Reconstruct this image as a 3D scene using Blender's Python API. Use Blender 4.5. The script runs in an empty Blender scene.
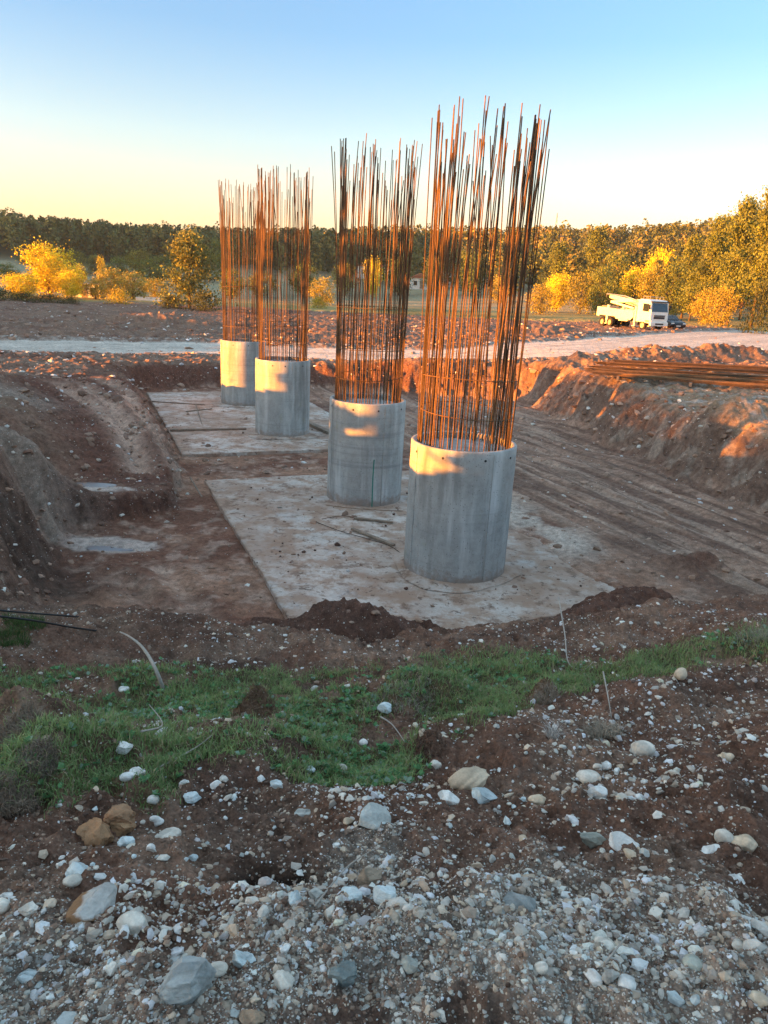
import bpy, math, random
import numpy as np
from mathutils import Vector, Matrix
random.seed(7); rng=np.random.default_rng(7)
S=bpy.context.scene; COL=S.collection
SUN_EL=math.radians(4.0); SUN_AZ=math.radians(250)      # compass azimuth of the sun (clockwise from +Y)
sx,sy=math.sin(SUN_AZ),math.cos(SUN_AZ)
# ------------------------------------------------------------------ camera
F=740.;PT=math.radians(17);RL=math.radians(3);CZ=3.0
cf=np.array([0,math.cos(PT),-math.sin(PT)]);r0=np.array([1.,0,0]);u0=np.array([0,math.sin(PT),math.cos(PT)])
cr=r0*math.cos(RL)+u0*math.sin(RL);cu=u0*math.cos(RL)-r0*math.sin(RL);CC=np.array([0,0,CZ])
cam=bpy.data.objects.new('camera',bpy.data.cameras.new('camera'));COL.objects.link(cam)
cam.matrix_world=Matrix(((cr[0],cu[0],-cf[0],0),(cr[1],cu[1],-cf[1],0),(cr[2],cu[2],-cf[2],CZ),(0,0,0,1)))
cam.data.sensor_fit='VERTICAL';cam.data.sensor_height=24.;cam.data.lens=24.*F/1024;cam.data.clip_end=6000;cam.data.clip_start=.05
S.camera=cam
def ray(px,py): return cf+cr*(px-384)/F-cu*(py-512)/F
def unz(px,py,z):
    d=ray(px,py);return CC+d*(z-CZ)/d[2]
def atd(px,py,dist):                       # point at horizontal distance dist
    d=ray(px,py);return CC+d*dist/math.hypot(d[0],d[1])
# ------------------------------------------------------------------ noise
def _h(ix,iy,seed):
    n=(ix.astype(np.int64)*374761393+iy.astype(np.int64)*668265263+seed*982451653)&0xffffffff
    n=((n^(n>>13))*1274126177)&0xffffffff
    n=(n^(n>>16))&0xffff
    return n/65535.
def vn(x,y,seed=0):
    ix=np.floor(x);iy=np.floor(y);fx=x-ix;fy=y-iy
    fx=fx*fx*fx*(fx*(fx*6-15)+10);fy=fy*fy*fy*(fy*(fy*6-15)+10)
    a=_h(ix,iy,seed);b=_h(ix+1,iy,seed);c=_h(ix,iy+1,seed);d=_h(ix+1,iy+1,seed)
    return (a*(1-fx)+b*fx)*(1-fy)+(c*(1-fx)+d*fx)*fy
def fbm(x,y,o=4,seed=0,g=.5):
    s=0;a=1;t=0
    for i in range(o):
        s=s+a*(vn(x,y,seed+i)*2-1);t+=a;a*=g
        x,y=(x*1.6+y*1.2)+3.1,(-x*1.2+y*1.6)+7.7
    return s/t
def bil(x,y,o=3,seed=0):                   # billowy lumps 0..1
    s=0;a=1;t=0
    for i in range(o):
        s=s+a*(1-np.abs(vn(x,y,seed+i)*2-1));t+=a;a*=.5
        x,y=(x*1.6+y*1.2)+3.1,(-x*1.2+y*1.6)+7.7
    return s/t
def sst(a,b,x):
    t=np.clip((x-a)/(b-a),0,1);return t*t*(3-2*t)
# ------------------------------------------------------------------ helpers
def mesh_np(name,V,Fc,n,col=None,smooth=False):
    """V (N,3), Fc (M,n) faces of n corners"""
    m=bpy.data.meshes.new(name);V=np.asarray(V,np.float32);Fc=np.asarray(Fc,np.int32)
    m.vertices.add(len(V));m.vertices.foreach_set('co',V.ravel())
    m.loops.add(Fc.size);m.loops.foreach_set('vertex_index',Fc.ravel())
    m.polygons.add(len(Fc));m.polygons.foreach_set('loop_start',np.arange(0,Fc.size,n,dtype=np.int32))
    try:m.polygons.foreach_set('loop_total',np.full(len(Fc),n,np.int32))
    except Exception:pass
    m.polygons.foreach_set('use_smooth',np.full(len(Fc),smooth))
    m.update(calc_edges=True)
    if col is not None:
        a=m.color_attributes.new('Col','FLOAT_COLOR','POINT')
        c=np.ones((len(V),4),np.float32);c[:,:3]=col;a.data.foreach_set('color',c.ravel())
    return m
def link(name,me,mat,parent=None,loc=None,rot=None):
    o=bpy.data.objects.new(name,me);COL.objects.link(o)
    if me is not None and mat is not None and not me.materials: me.materials.append(mat)
    if parent: o.parent=parent
    if loc is not None:o.location=loc
    if rot is not None:o.rotation_euler=rot
    return o
def tag(o,label=None,cat=None,group=None,kind=None):
    if label:o['label']=label
    if cat:o['category']=cat
    if group:o['group']=group
    if kind:o['kind']=kind
    return o
def thing(name,label,cat,loc=(0,0,0),rz=0,group=None):
    o=bpy.data.objects.new(name,None);COL.objects.link(o);o.location=loc;o.rotation_euler=(0,0,rz);o.empty_display_size=.2
    return tag(o,label,cat,group)
class MB:
    def __init__(s): s.v=[];s.f=[]
    def add(s,v,f):
        n=len(s.v);s.v+= [tuple(p) for p in v];s.f+=[tuple(i+n for i in q) for q in f];return s
    def box(s,c,d,M=None,taper=1.):
        v=[]
        for z in(-1,1):
            k=1 if z<0 else taper
            for x,y in((-1,-1),(1,-1),(1,1),(-1,1)):
                p=Vector((x*d[0]/2*k,y*d[1]/2*k,z*d[2]/2))
                if M:p=M@p
                v.append(p+Vector(c))
        return s.add(v,[(3,2,1,0),(4,5,6,7),(0,1,5,4),(1,2,6,5),(2,3,7,6),(3,0,4,7)])
    def tube(s,pts,rad,n=6,cap=True):
        pts=[Vector(p) for p in pts];r=rad if isinstance(rad,(list,tuple)) else [rad]*len(pts)
        v=[];f=[];pv=None
        for i,p in enumerate(pts):
            t=(pts[min(i+1,len(pts)-1)]-pts[max(i-1,0)]).normalized()
            if pv is None:
                a=Vector((0,0,1)) if abs(t.z)<.9 else Vector((1,0,0));pv=t.cross(a).normalized()
            pv=(pv-t*pv.dot(t)).normalized();b=t.cross(pv)
            for k in range(n):
                an=2*math.pi*k/n;v.append(p+(pv*math.cos(an)+b*math.sin(an))*r[i])
        for i in range(len(pts)-1):
            for k in range(n):
                f.append((i*n+k,i*n+(k+1)%n,(i+1)*n+(k+1)%n,(i+1)*n+k))
        if cap:f.append(tuple(range(n-1,-1,-1)));f.append(tuple(range((len(pts)-1)*n,len(pts)*n)))
        return s.add(v,f)
    def lathe(s,prof,n=32,M=None,jit=None):
        v=[];f=[]
        for r,z in prof:
            for k in range(n):
                a=2*math.pi*k/n;p=Vector((r*math.cos(a),r*math.sin(a),z));v.append(M@p if M else p)
        for i in range(len(prof)-1):
            for k in range(n):f.append((i*n+k,i*n+(k+1)%n,(i+1)*n+(k+1)%n,(i+1)*n+k))
        return s.add(v,f)
    def prism(s,poly,y0,y1):               # polygon in x,z extruded along y
        n=len(poly);v=[(x,y0,z) for x,z in poly]+[(x,y1,z) for x,z in poly]
        f=[tuple(range(n)),tuple(range(2*n-1,n-1,-1))]+[(k,n+k,n+(k+1)%n,(k+1)%n) for k in range(n)]
        return s.add(v,f)
    def mesh(s,name,smooth=False):
        m=bpy.data.meshes.new(name);m.from_pydata([tuple(p) for p in s.v],[],s.f)
        if smooth:
            m.polygons.foreach_set('use_smooth',[True]*len(m.polygons))
        m.update();return m
    def build(s,name,mat,parent=None,smooth=False,bevel=0,**k):
        o=link(name,s.mesh(name,smooth),mat,parent,**k)
        if bevel:
            b=o.modifiers.new('bevel','BEVEL');b.width=bevel;b.segments=2;b.limit_method='ANGLE';b.angle_limit=.7
        return o
# ------------------------------------------------------------------ materials
def mat(name,base=(.5,.5,.5),rough=.8,metal=0,attr=None,noise=None,bump=0,bscale=30,spec=.3,trans=0,obj=False,stops=None):
    """noise=(scale,amount) multiplies the base colour by procedural variation"""
    m=bpy.data.materials.new(name);m.use_nodes=True;N=m.node_tree.nodes;L=m.node_tree.links
    b=N['Principled BSDF'];b.inputs['Roughness'].default_value=rough;b.inputs['Metallic'].default_value=metal
    b.inputs['Specular IOR Level'].default_value=spec
    if attr:
        a=N.new('ShaderNodeAttribute');a.attribute_name=attr;c=a.outputs['Color']
    else:
        a=N.new('ShaderNodeRGB');a.outputs[0].default_value=(*base,1);c=a.outputs[0]
    tc=N.new('ShaderNodeTexCoord') if obj else N.new('ShaderNodeNewGeometry')
    P=tc.outputs['Object'] if obj else tc.outputs['Position']
    if noise:
        for sc,am in (noise if isinstance(noise[0],tuple) else (noise,)):
            t=N.new('ShaderNodeTexNoise');t.inputs['Scale'].default_value=sc;t.inputs['Detail'].default_value=8;t.inputs['Roughness'].default_value=.65
            L.new(P,t.inputs['Vector'])
            mr=N.new('ShaderNodeMapRange');mr.inputs[1].default_value=.3;mr.inputs[2].default_value=.7;mr.inputs[3].default_value=1-am;mr.inputs[4].default_value=1+am
            L.new(t.outputs['Fac'],mr.inputs[0])
            mx=N.new('ShaderNodeVectorMath');mx.operation='SCALE';L.new(c,mx.inputs[0]);L.new(mr.outputs[0],mx.inputs['Scale']);c=mx.outputs[0]
    L.new(c,b.inputs['Base Color'])
    if bump:
        t=N.new('ShaderNodeTexNoise');t.inputs['Scale'].default_value=bscale;t.inputs['Detail'].default_value=10;t.inputs['Roughness'].default_value=.7
        L.new(P,t.inputs['Vector'])
        bp=N.new('ShaderNodeBump');bp.inputs['Strength'].default_value=1;bp.inputs['Distance'].default_value=bump
        L.new(t.outputs['Fac'],bp.inputs['Height']);L.new(bp.outputs[0],b.inputs['Normal'])
    if trans:
        tr=N.new('ShaderNodeBsdfTranslucent');L.new(c,tr.inputs['Color']);ms=N.new('ShaderNodeMixShader');ms.inputs[0].default_value=trans
        L.new(b.outputs[0],ms.inputs[1]);L.new(tr.outputs[0],ms.inputs[2]);L.new(ms.outputs[0],N['Material Output'].inputs['Surface'])
    return m
M={}
M['ground']=mat('soil_and_gravel',attr='Col',rough=.95,spec=.15,noise=((.9,.25),(7.,.42),(60.,.45)),bump=.05,bscale=6)
def ground_extra():
    m=M['ground'];N=m.node_tree.nodes;L=m.node_tree.links;b=N['Principled BSDF']
    # small pale chips bedded in the soil
    src=b.inputs['Base Color'].links[0].from_socket
    g=N.new('ShaderNodeNewGeometry')
    for sc,th,seed in ((38,.16,0.),(11,.13,5.)):
        v=N.new('ShaderNodeTexVoronoi');v.inputs['Scale'].default_value=sc;L.new(g.outputs['Position'],v.inputs['Vector'])
        cmp_=N.new('ShaderNodeMath');cmp_.operation='LESS_THAN';cmp_.inputs[1].default_value=th;L.new(v.outputs['Distance'],cmp_.inputs[0])
        sp=N.new('ShaderNodeSeparateColor');L.new(v.outputs['Color'],sp.inputs[0])
        a=N.new('ShaderNodeAttribute');a.attribute_name='Stony'
        lt=N.new('ShaderNodeMath');lt.operation='LESS_THAN';L.new(sp.outputs[0],lt.inputs[0]);L.new(a.outputs['Fac'],lt.inputs[1])
        mu=N.new('ShaderNodeMath');mu.operation='MULTIPLY';L.new(cmp_.outputs[0],mu.inputs[0]);L.new(lt.outputs[0],mu.inputs[1])
        cr_=N.new('ShaderNodeValToRGB');cr_.color_ramp.elements[0].color=(.22,.19,.16,1);cr_.color_ramp.elements[1].color=(.55,.52,.45,1);L.new(sp.outputs[1],cr_.inputs[0])
        mx=N.new('ShaderNodeMix');mx.data_type='RGBA';L.new(mu.outputs[0],mx.inputs['Factor']);L.new(src,mx.inputs['A']);L.new(cr_.outputs[0],mx.inputs['B']);src=mx.outputs['Result']
    L.new(src,b.inputs['Base Color'])
    # fine second bump
    bp0=b.inputs['Normal'].links[0].from_socket
    t=N.new('ShaderNodeTexNoise');t.inputs['Scale'].default_value=90;t.inputs['Detail'].default_value=6;L.new(g.outputs['Position'],t.inputs['Vector'])
    bp=N.new('ShaderNodeBump');bp.inputs['Distance'].default_value=.006;bp.inputs['Strength'].default_value=1;L.new(t.outputs['Fac'],bp.inputs['Height']);L.new(bp0,bp.inputs['Normal']);L.new(bp.outputs[0],b.inputs['Normal'])
ground_extra()
M['stone']=mat('stone',attr='Col',rough=.85,spec=.25,noise=((14.,.18),(90.,.15)),bump=.004,bscale=120)
M['grass']=mat('grass_blade',attr='Col',rough=.6,spec=.3,trans=.25)
M['straw']=mat('dry_straw',attr='Col',rough=.9,spec=.1)
M['leaf']=mat('leaf',attr='Col',rough=.7,spec=.15,trans=.18)
M['bark']=mat('bark',(.11,.075,.05),.9,noise=((3,.3),(20,.3)),bump=.02,bscale=12)
M['water']=mat('puddle_water',(.20,.15,.12),.18,spec=.6)
M['wood']=mat('weathered_wood',(.24,.18,.13),.85,noise=((4,.3),(40,.3)),bump=.003,bscale=60)
M['white']=mat('white_truck_paint',(.78,.76,.70),.35,noise=((1.5,.08),(8,.06)),spec=.5,obj=True)
M['cream']=mat('yellow_machine_paint',(.84,.79,.58),.45,noise=((2,.12),(14,.12)),spec=.4,obj=True)
M['glass']=mat('dark_glass',(.02,.03,.035),.05,spec=.8)
M['black']=mat('black_plastic',(.025,.025,.028),.6,noise=((5,.2),))
M['carpaint']=mat('dark_car_paint',(.02,.025,.03),.25,noise=((3,.15),),spec=.6)
M['rubber']=mat('rubber',(.03,.027,.025),.9,noise=((6,.3),))
M['rim']=mat('wheel_rim',(.42,.38,.3),.5,noise=((9,.2),),obj=True)
M['lens']=mat('lamp_lens',(.75,.75,.72),.1,spec=.8)
M['steel']=mat('galvanised_steel',(.35,.35,.34),.5,metal=.6,noise=((5,.15),))
M['cable']=mat('black_cable',(.02,.02,.02),.6,noise=((30,.2),))
M['hose']=mat('pale_stick',(.35,.31,.26),.8,noise=((30,.25),))
M['pvc']=mat('green_rod',(.03,.2,.15),.5,noise=((20,.2),))
M['wall']=mat('white_render',(.7,.68,.62),.9,noise=((1,.1),(6,.1)))
M['roof']=mat('red_roof_tiles',(.32,.12,.07),.9,noise=((2,.2),(9,.2)))
def concrete():
    m=mat('cast_concrete',(.36,.355,.33),.8,noise=((1.3,.16),(7,.12),(45,.1)),bump=.003,bscale=50,spec=.3,obj=True)
    N=m.node_tree.nodes;L=m.node_tree.links;b=N['Principled BSDF'];src=b.inputs['Base Color'].links[0].from_socket
    tc=N.new('ShaderNodeTexCoord')
    def streak(scale,lo,hi,colr,fac):
        nonlocal src
        mp=N.new('ShaderNodeMapping');mp.inputs['Scale'].default_value=scale;L.new(tc.outputs['Object'],mp.inputs[0])
        oi=N.new('ShaderNodeObjectInfo');ad=N.new('ShaderNodeVectorMath');ad.operation='ADD';L.new(mp.outputs[0],ad.inputs[0])
        sc=N.new('ShaderNodeVectorMath');sc.operation='SCALE';sc.inputs[0].default_value=(31,17,9);L.new(oi.outputs['Random'],sc.inputs['Scale']);L.new(sc.outputs[0],ad.inputs[1])
        t=N.new('ShaderNodeTexNoise');t.inputs['Scale'].default_value=1;t.inputs['Detail'].default_value=7;t.inputs['Roughness'].default_value=.6;L.new(ad.outputs[0],t.inputs['Vector'])
        r=N.new('ShaderNodeMapRange');r.inputs[1].default_value=lo;r.inputs[2].default_value=hi;r.inputs[4].default_value=fac;L.new(t.outputs['Fac'],r.inputs[0])
        mx=N.new('ShaderNodeMix');mx.data_type='RGBA';L.new(r.outputs[0],mx.inputs['Factor']);L.new(src,mx.inputs['A']);mx.inputs['B'].default_value=(*colr,1);src=mx.outputs['Result']
    streak((3,3,.35),.5,.75,(.66,.66,.63),.95)      # pale lime runs
    streak((2.2,2.2,.25),.5,.72,(.17,.16,.145),.95)   # dark water stains
    streak((.25,.25,9),.55,.7,(.2,.2,.19),.45)     # pour bands
    streak((1.6,1.6,1.1),.62,.75,(.33,.30,.16),.5) # yellowish curing blotch
    sz_=N.new('ShaderNodeSeparateXYZ');L.new(tc.outputs['Object'],sz_.inputs[0]);t=N.new('ShaderNodeTexNoise');t.inputs['Scale'].default_value=5;t.inputs['Detail'].default_value=8;t.inputs['Roughness'].default_value=.7;L.new(tc.outputs['Object'],t.inputs['Vector'])
    q=N.new('ShaderNodeMath');q.operation='MULTIPLY_ADD';q.inputs[1].default_value=-1.1;q.inputs[2].default_value=.0;L.new(sz_.outputs['Z'],q.inputs[0]);q2=N.new('ShaderNodeMath');q2.operation='ADD';L.new(q.outputs[0],q2.inputs[0]);L.new(t.outputs['Fac'],q2.inputs[1])
    r=N.new('ShaderNodeMapRange');r.inputs[1].default_value=.22;r.inputs[2].default_value=.42;r.inputs[4].default_value=.7;L.new(q2.outputs[0],r.inputs[0])
    mx=N.new('ShaderNodeMix');mx.data_type='RGBA';L.new(r.outputs[0],mx.inputs['Factor']);L.new(src,mx.inputs['A']);mx.inputs['B'].default_value=(.27,.19,.14,1);src=mx.outputs['Result']
    v=N.new('ShaderNodeTexVoronoi');v.inputs['Scale'].default_value=16;L.new(tc.outputs['Object'],v.inputs['Vector'])
    lt=N.new('ShaderNodeMath');lt.operation='LESS_THAN';lt.inputs[1].default_value=.13;L.new(v.outputs['Distance'],lt.inputs[0])
    mx=N.new('ShaderNodeMix');mx.data_type='RGBA';L.new(lt.outputs[0],mx.inputs['Factor']);L.new(src,mx.inputs['A']);mx.inputs['B'].default_value=(.16,.15,.14,1);src=mx.outputs['Result']
    L.new(src,b.inputs['Base Color']);return m
M['concrete']=concrete()
def slabmat():
    m=mat('muddy_concrete_slab',(.58,.51,.44),.85,noise=((.8,.2),(5,.16),(40,.12)),bump=.006,bscale=14,spec=.25)
    N=m.node_tree.nodes;L=m.node_tree.links;b=N['Principled BSDF'];src=b.inputs['Base Color'].links[0].from_socket
    g=N.new('ShaderNodeNewGeometry')
    for scl,lo,hi,colr,fac in ((.45,.40,.58,(.38,.26,.19),.85),(1.6,.45,.57,(.33,.21,.14),.85),(2.6,.54,.62,(.22,.135,.09),.8),(7.,.57,.63,(.13,.08,.055),.8),(.7,.57,.68,(.56,.55,.52),.6)):
        t=N.new('ShaderNodeTexNoise');t.inputs['Scale'].default_value=scl;t.inputs['Detail'].default_value=9;t.inputs['Roughness'].default_value=.68;L.new(g.outputs['Position'],t.inputs['Vector'])
        r=N.new('ShaderNodeMapRange');r.inputs[1].default_value=lo;r.inputs[2].default_value=hi;r.inputs[4].default_value=fac;L.new(t.outputs['Fac'],r.inputs[0])
        mx=N.new('ShaderNodeMix');mx.data_type='RGBA';L.new(r.outputs[0],mx.inputs['Factor']);L.new(src,mx.inputs['A']);mx.inputs['B'].default_value=(*colr,1);src=mx.outputs['Result']
    L.new(src,b.inputs['Base Color']);return m
M['slab']=slabmat()
def rust():
    m=mat('rusty_steel',(.16,.10,.05),.8,metal=0,noise=((2.5,.4),(25,.3)),bump=.001,bscale=200,spec=.3,obj=True)
    N=m.node_tree.nodes;L=m.node_tree.links;b=N['Principled BSDF'];src=b.inputs['Base Color'].links[0].from_socket
    oi=N.new('ShaderNodeObjectInfo');r=N.new('ShaderNodeValToRGB');r.color_ramp.elements[0].color=(.15,.17,.22,1);r.color_ramp.elements[1].color=(1.25,1.1,1.,1);L.new(oi.outputs['Random'],r.inputs[0])
    mx=N.new('ShaderNodeVectorMath');mx.operation='MULTIPLY';L.new(src,mx.inputs[0]);L.new(r.outputs[0],mx.inputs[1]);L.new(mx.outputs[0],b.inputs['Base Color']);return m
M['rust']=rust()
# ------------------------------------------------------------------ terrain definition
FZ=-2.6
ctl=[(unz(px,py,z)) for px,py,z in [
 # near mound
 (384,1024,1.40),(0,1024,1.35),(768,1024,1.5),(0,900,1.2),(384,900,1.24),(768,900,1.35),(384,800,.99),(0,800,.95),(768,800,1.2),(200,800,.97),(590,800,1.08),
 (384,740,.72),(0,740,.75),(200,740,.7),(600,740,.85),(768,740,1.05),
 (384,688,.32),(250,688,.3),(120,692,.3),(50,688,.35),(0,640,.25),(500,672,.38),(600,668,.5),(690,655,.62),(768,645,.75),
 # left bank
 (0,375,-.55),(0,420,.0),(0,480,.1),(0,540,.15),(0,590,.15),(20,400,-.5),(28,445,-.8),(58,400,-1.3),(62,430,-1.55),(58,470,-1.8),(75,415,-1.4),
 (60,383,-1.1),(130,385,-1.4),(200,373,-1.55),(100,430,-1.5),(160,430,-1.8),(90,490,-1.85),(165,490,-1.9),
 # far edge of the pit and plain
 (120,368,-1.45),(260,365,-1.5),(350,366,-1.4),(440,368,-1.1),(200,348,-1.4),(0,345,-1.2),(330,353,-1.3),(440,352,-1.0),(560,350,-.4),(100,320,-1.15),(0,305,-1.),(200,310,-1.),(330,305,-.9),(440,315,-.7),
 (530,375,-.85),(560,392,-.8),(640,408,-.75),(700,420,-.65),(768,445,-.7),(590,372,-.35),(768,385,-.2),(700,368,-.25),(768,352,-.15),(650,345,-.25),(628,328,0),(560,325,-.1),(768,325,.3),(700,312,.8),(768,306,1.4),(560,312,0)]]
ctl+=[np.array(p,float) for p in [(0,0,1.6),(-3,0,1.5),(3,0,1.7),(0,-4,1.6),(-8,-4,1.3),(8,-4,1.8),(9,6,.9),(12,12,.2),(-8,6,.3),(-9,10,.2),(14,18,0),(25,20,.2),(0,-25,1.2),(30,-20,1.),(-30,-20,.5),(-14,18,-.5),(-18,30,-1.2),(-40,40,-1.1),(-40,10,-.6),(45,40,.3),(80,60,1.),
  (-120,150,-.6),(0,170,-.3),(110,150,1.5),(-300,0,0),(300,0,2),(0,-300,1),(0,400,0),(-300,300,0),(300,300,2),
  (1.2,10.5,-2.6)]][:-1]
CT=np.array(ctl)
def mq(d): return np.sqrt(d*d+.25)
_d=np.hypot(CT[:,None,0]-CT[None,:,0],CT[:,None,1]-CT[None,:,1]);nC=len(CT)
_A=np.zeros((nC+3,nC+3));_A[:nC,:nC]=mq(_d)-np.eye(nC)*.03;_A[:nC,nC]=1;_A[:nC,nC+1:]=CT[:,:2];_A[nC,:nC]=1;_A[nC+1:,:nC]=CT[:,:2].T
_w=np.linalg.solve(_A,np.concatenate([CT[:,2],[0,0,0]]))
def zout(x,y):
    o=_w[nC]+_w[nC+1]*x+_w[nC+2]*y
    for i in range(nC):o=o+_w[i]*np.sqrt((x-CT[i,0])**2+(y-CT[i,1])**2+.25)
    return o
def U(px,py,z=FZ): return tuple(unz(px,py,z)[:2])
toe=[(-4.2,9.8),U(62,600),U(72,560),U(82,530),U(184,512),U(186,478),U(180,455),U(138,392),U(215,387),U(330,389),U(520,402),U(640,470),U(768,530),(8.6,14.),(5.8,11.3),(4.6,9.3),(0,8.9),(-3,8.9)]
wid=[2.4,2.,1.6,.35,.35,1.,1.,1.6,1.6,1.8,2.0,2.,2.,2.6,3.2,3.6,3.6,3.4]   # width of the bank above each toe edge
toe=np.array(toe)
def polydist(x,y,P,wd=None):
    n=len(P);best=np.full(x.shape,1e9);ins=np.zeros(x.shape,bool);ws=np.zeros(x.shape);wt=np.zeros(x.shape)
    for i in range(n):
        ax,ay=P[i];bx,by=P[(i+1)%n];dx,dy=bx-ax,by-ay
        t=np.clip(((x-ax)*dx+(y-ay)*dy)/(dx*dx+dy*dy),0,1);d=np.hypot(x-ax-t*dx,y-ay-t*dy)
        best=np.minimum(best,d)
        if wd is not None:
            q=1/(d+.15)**3;ws+=q*wd[i];wt+=q
        c=((ay>y)!=(by>y));xi=(bx-ax)*(y-ay)/np.where(by-ay==0,1e-9,by-ay)+ax
        ins^=(c&(x<xi))
    sd=np.where(ins,-best,best)
    return (sd,ws/wt) if wd is not None else sd
def linedist(x,y,P):
    best=np.full(x.shape,1e9)
    for (ax,ay),(bx,by) in zip(P[:-1],P[1:]):
        dx,dy=bx-ax,by-ay;t=np.clip(((x-ax)*dx+(y-ay)*dy)/(dx*dx+dy*dy),0,1)
        best=np.minimum(best,np.hypot(x-ax-t*dx,y-ay-t*dy))
    return best
D2=np.array([-.383,.924]);N2=np.array([.924,.383]);O2=np.array([-1.25,10.84])
def nd(x,y): return (x-O2[0])*N2[0]+(y-O2[1])*N2[1],(x-O2[0])*D2[0]+(y-O2[1])*D2[1]
def gau(x,y,cx,cy,r,ry=None): return np.exp(-((x-cx)/r)**2-((y-cy)/(ry or r))**2)
tracks_ramp=[[U(52,385,-1.1),U(95,400,-1.3),U(125,430,-1.55),U(140,460,-1.75)],[U(98,380,-1.3),U(125,390,-1.4),U(155,425,-1.65),U(182,462,-1.9)],[U(75,384,-1.2),U(108,400,-1.4),U(140,435,-1.65)],[U(150,385,-1.45),U(172,410,-1.6),U(185,450,-1.9)]]
tracks_floor=[[U(130,580),U(170,612),U(228,668)],[U(165,572),U(208,625),U(240,662)],[U(110,575),U(150,612),U(205,668)]]
tracks_right=[[U(530,440),U(640,492),U(768,562)],[U(530,462),U(620,512),U(768,602)],[U(530,424),U(650,476),U(768,524)],[U(540,405),U(640,455),U(768,512)]]
road=[U(-700,338,-1.),U(-300,341,-1.1),U(0,345,-1.2),U(200,348,-1.4),U(330,353,-1.25),U(440,354,-.9),U(560,349,-.4),U(640,346,-.25),U(700,343,-.2),U(768,340,-.15),U(1000,330,0)]
road_w=[3.,3.,3.2,3.4,3.2,3.5,5.5,6,6.5,7,7]
def roadd(x,y):
    best=np.full(x.shape,1e9)
    for i in range(len(road)-1):
        (ax,ay),(bx,by)=road[i],road[i+1];dx,dy=bx-ax,by-ay;t=np.clip(((x-ax)*dx+(y-ay)*dy)/(dx*dx+dy*dy),0,1)
        best=np.minimum(best,np.hypot(x-ax-t*dx,y-ay-t*dy)-(road_w[i]*(1-t)+road_w[i+1]*t))
    return best
shade_berm=[(-7,-14,4.),(-9,-8,3.6),(-11,-2,2.6),(-12.5,4,1.4),(-14,8.7,.62),(-16,13.8,.52),(-18,22.3,.12),(-19.5,27,-.85),(-20.5,30,-.95)]  # unseen earth ridge added at the left to shade pit, pier feet and foreground
shade_berm2=[(-40,28,.4),(-45,40,1.3),(-52,60,1.7),(-60,80,1.8),(-68,95,1.0)]  # second unseen ridge, added to keep the left field in shade
def ridge(x,y,B,w):
    h=np.full(x.shape,-99.)
    for (ax,ay,az),(bx,by,bz) in zip(B[:-1],B[1:]):
        dx,dy=bx-ax,by-ay;t=np.clip(((x-ax)*dx+(y-ay)*dy)/(dx*dx+dy*dy),0,1);d=np.hypot(x-ax-t*dx,y-ay-t*dy)
        h=np.maximum(h,az+(bz-az)*t-(d/w)**2*1.2-.0*d)
    return h
puddles=[]
HUMPS=[(-.1,8.9,1.5,.9,1.2),(-.3,9.2,.5,.4,.25),(-2.0,8.8,1.3,.8,.85),(1.5,9.0,.9,.7,.55),(2.9,9.7,1.1,.8,1.),(4.3,10.4,1.2,.8,1.15),(5.5,11.3,1.,.7,.6),(3.6,11.2,.7,.5,.25),(6.8,14.8,.8,.6,.22),(9.4,32,1.6,2.2,.5)]
def hills(x,y):
    r=np.hypot(x,y);a=np.degrees(np.arctan2(x,y))
    top=np.interp(a,[-180,-80,-70,-60,-50,-42,-35,-26,-14,-5,5,16,24,35,60,180],[3,0,44,46,40,24,14.5,13.5,15,17,19.5,21.5,24,30,30,6])  # high stretch left of view is an unseen ridge added to shade the left hill
    front=np.interp(a,[-35,-20,-10,5,14,22,35],[150,165,150,150,135,120,105])
    h=top*sst(0,1,(r-front)/(360-front))
    h=h+3.*fbm(x/60,y/60,3,5)*sst(front,front+120,r)
    h=h+60*sst(420,2500,r)*0
    return h*np.clip(sst(110,150,r),0,1)
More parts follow.
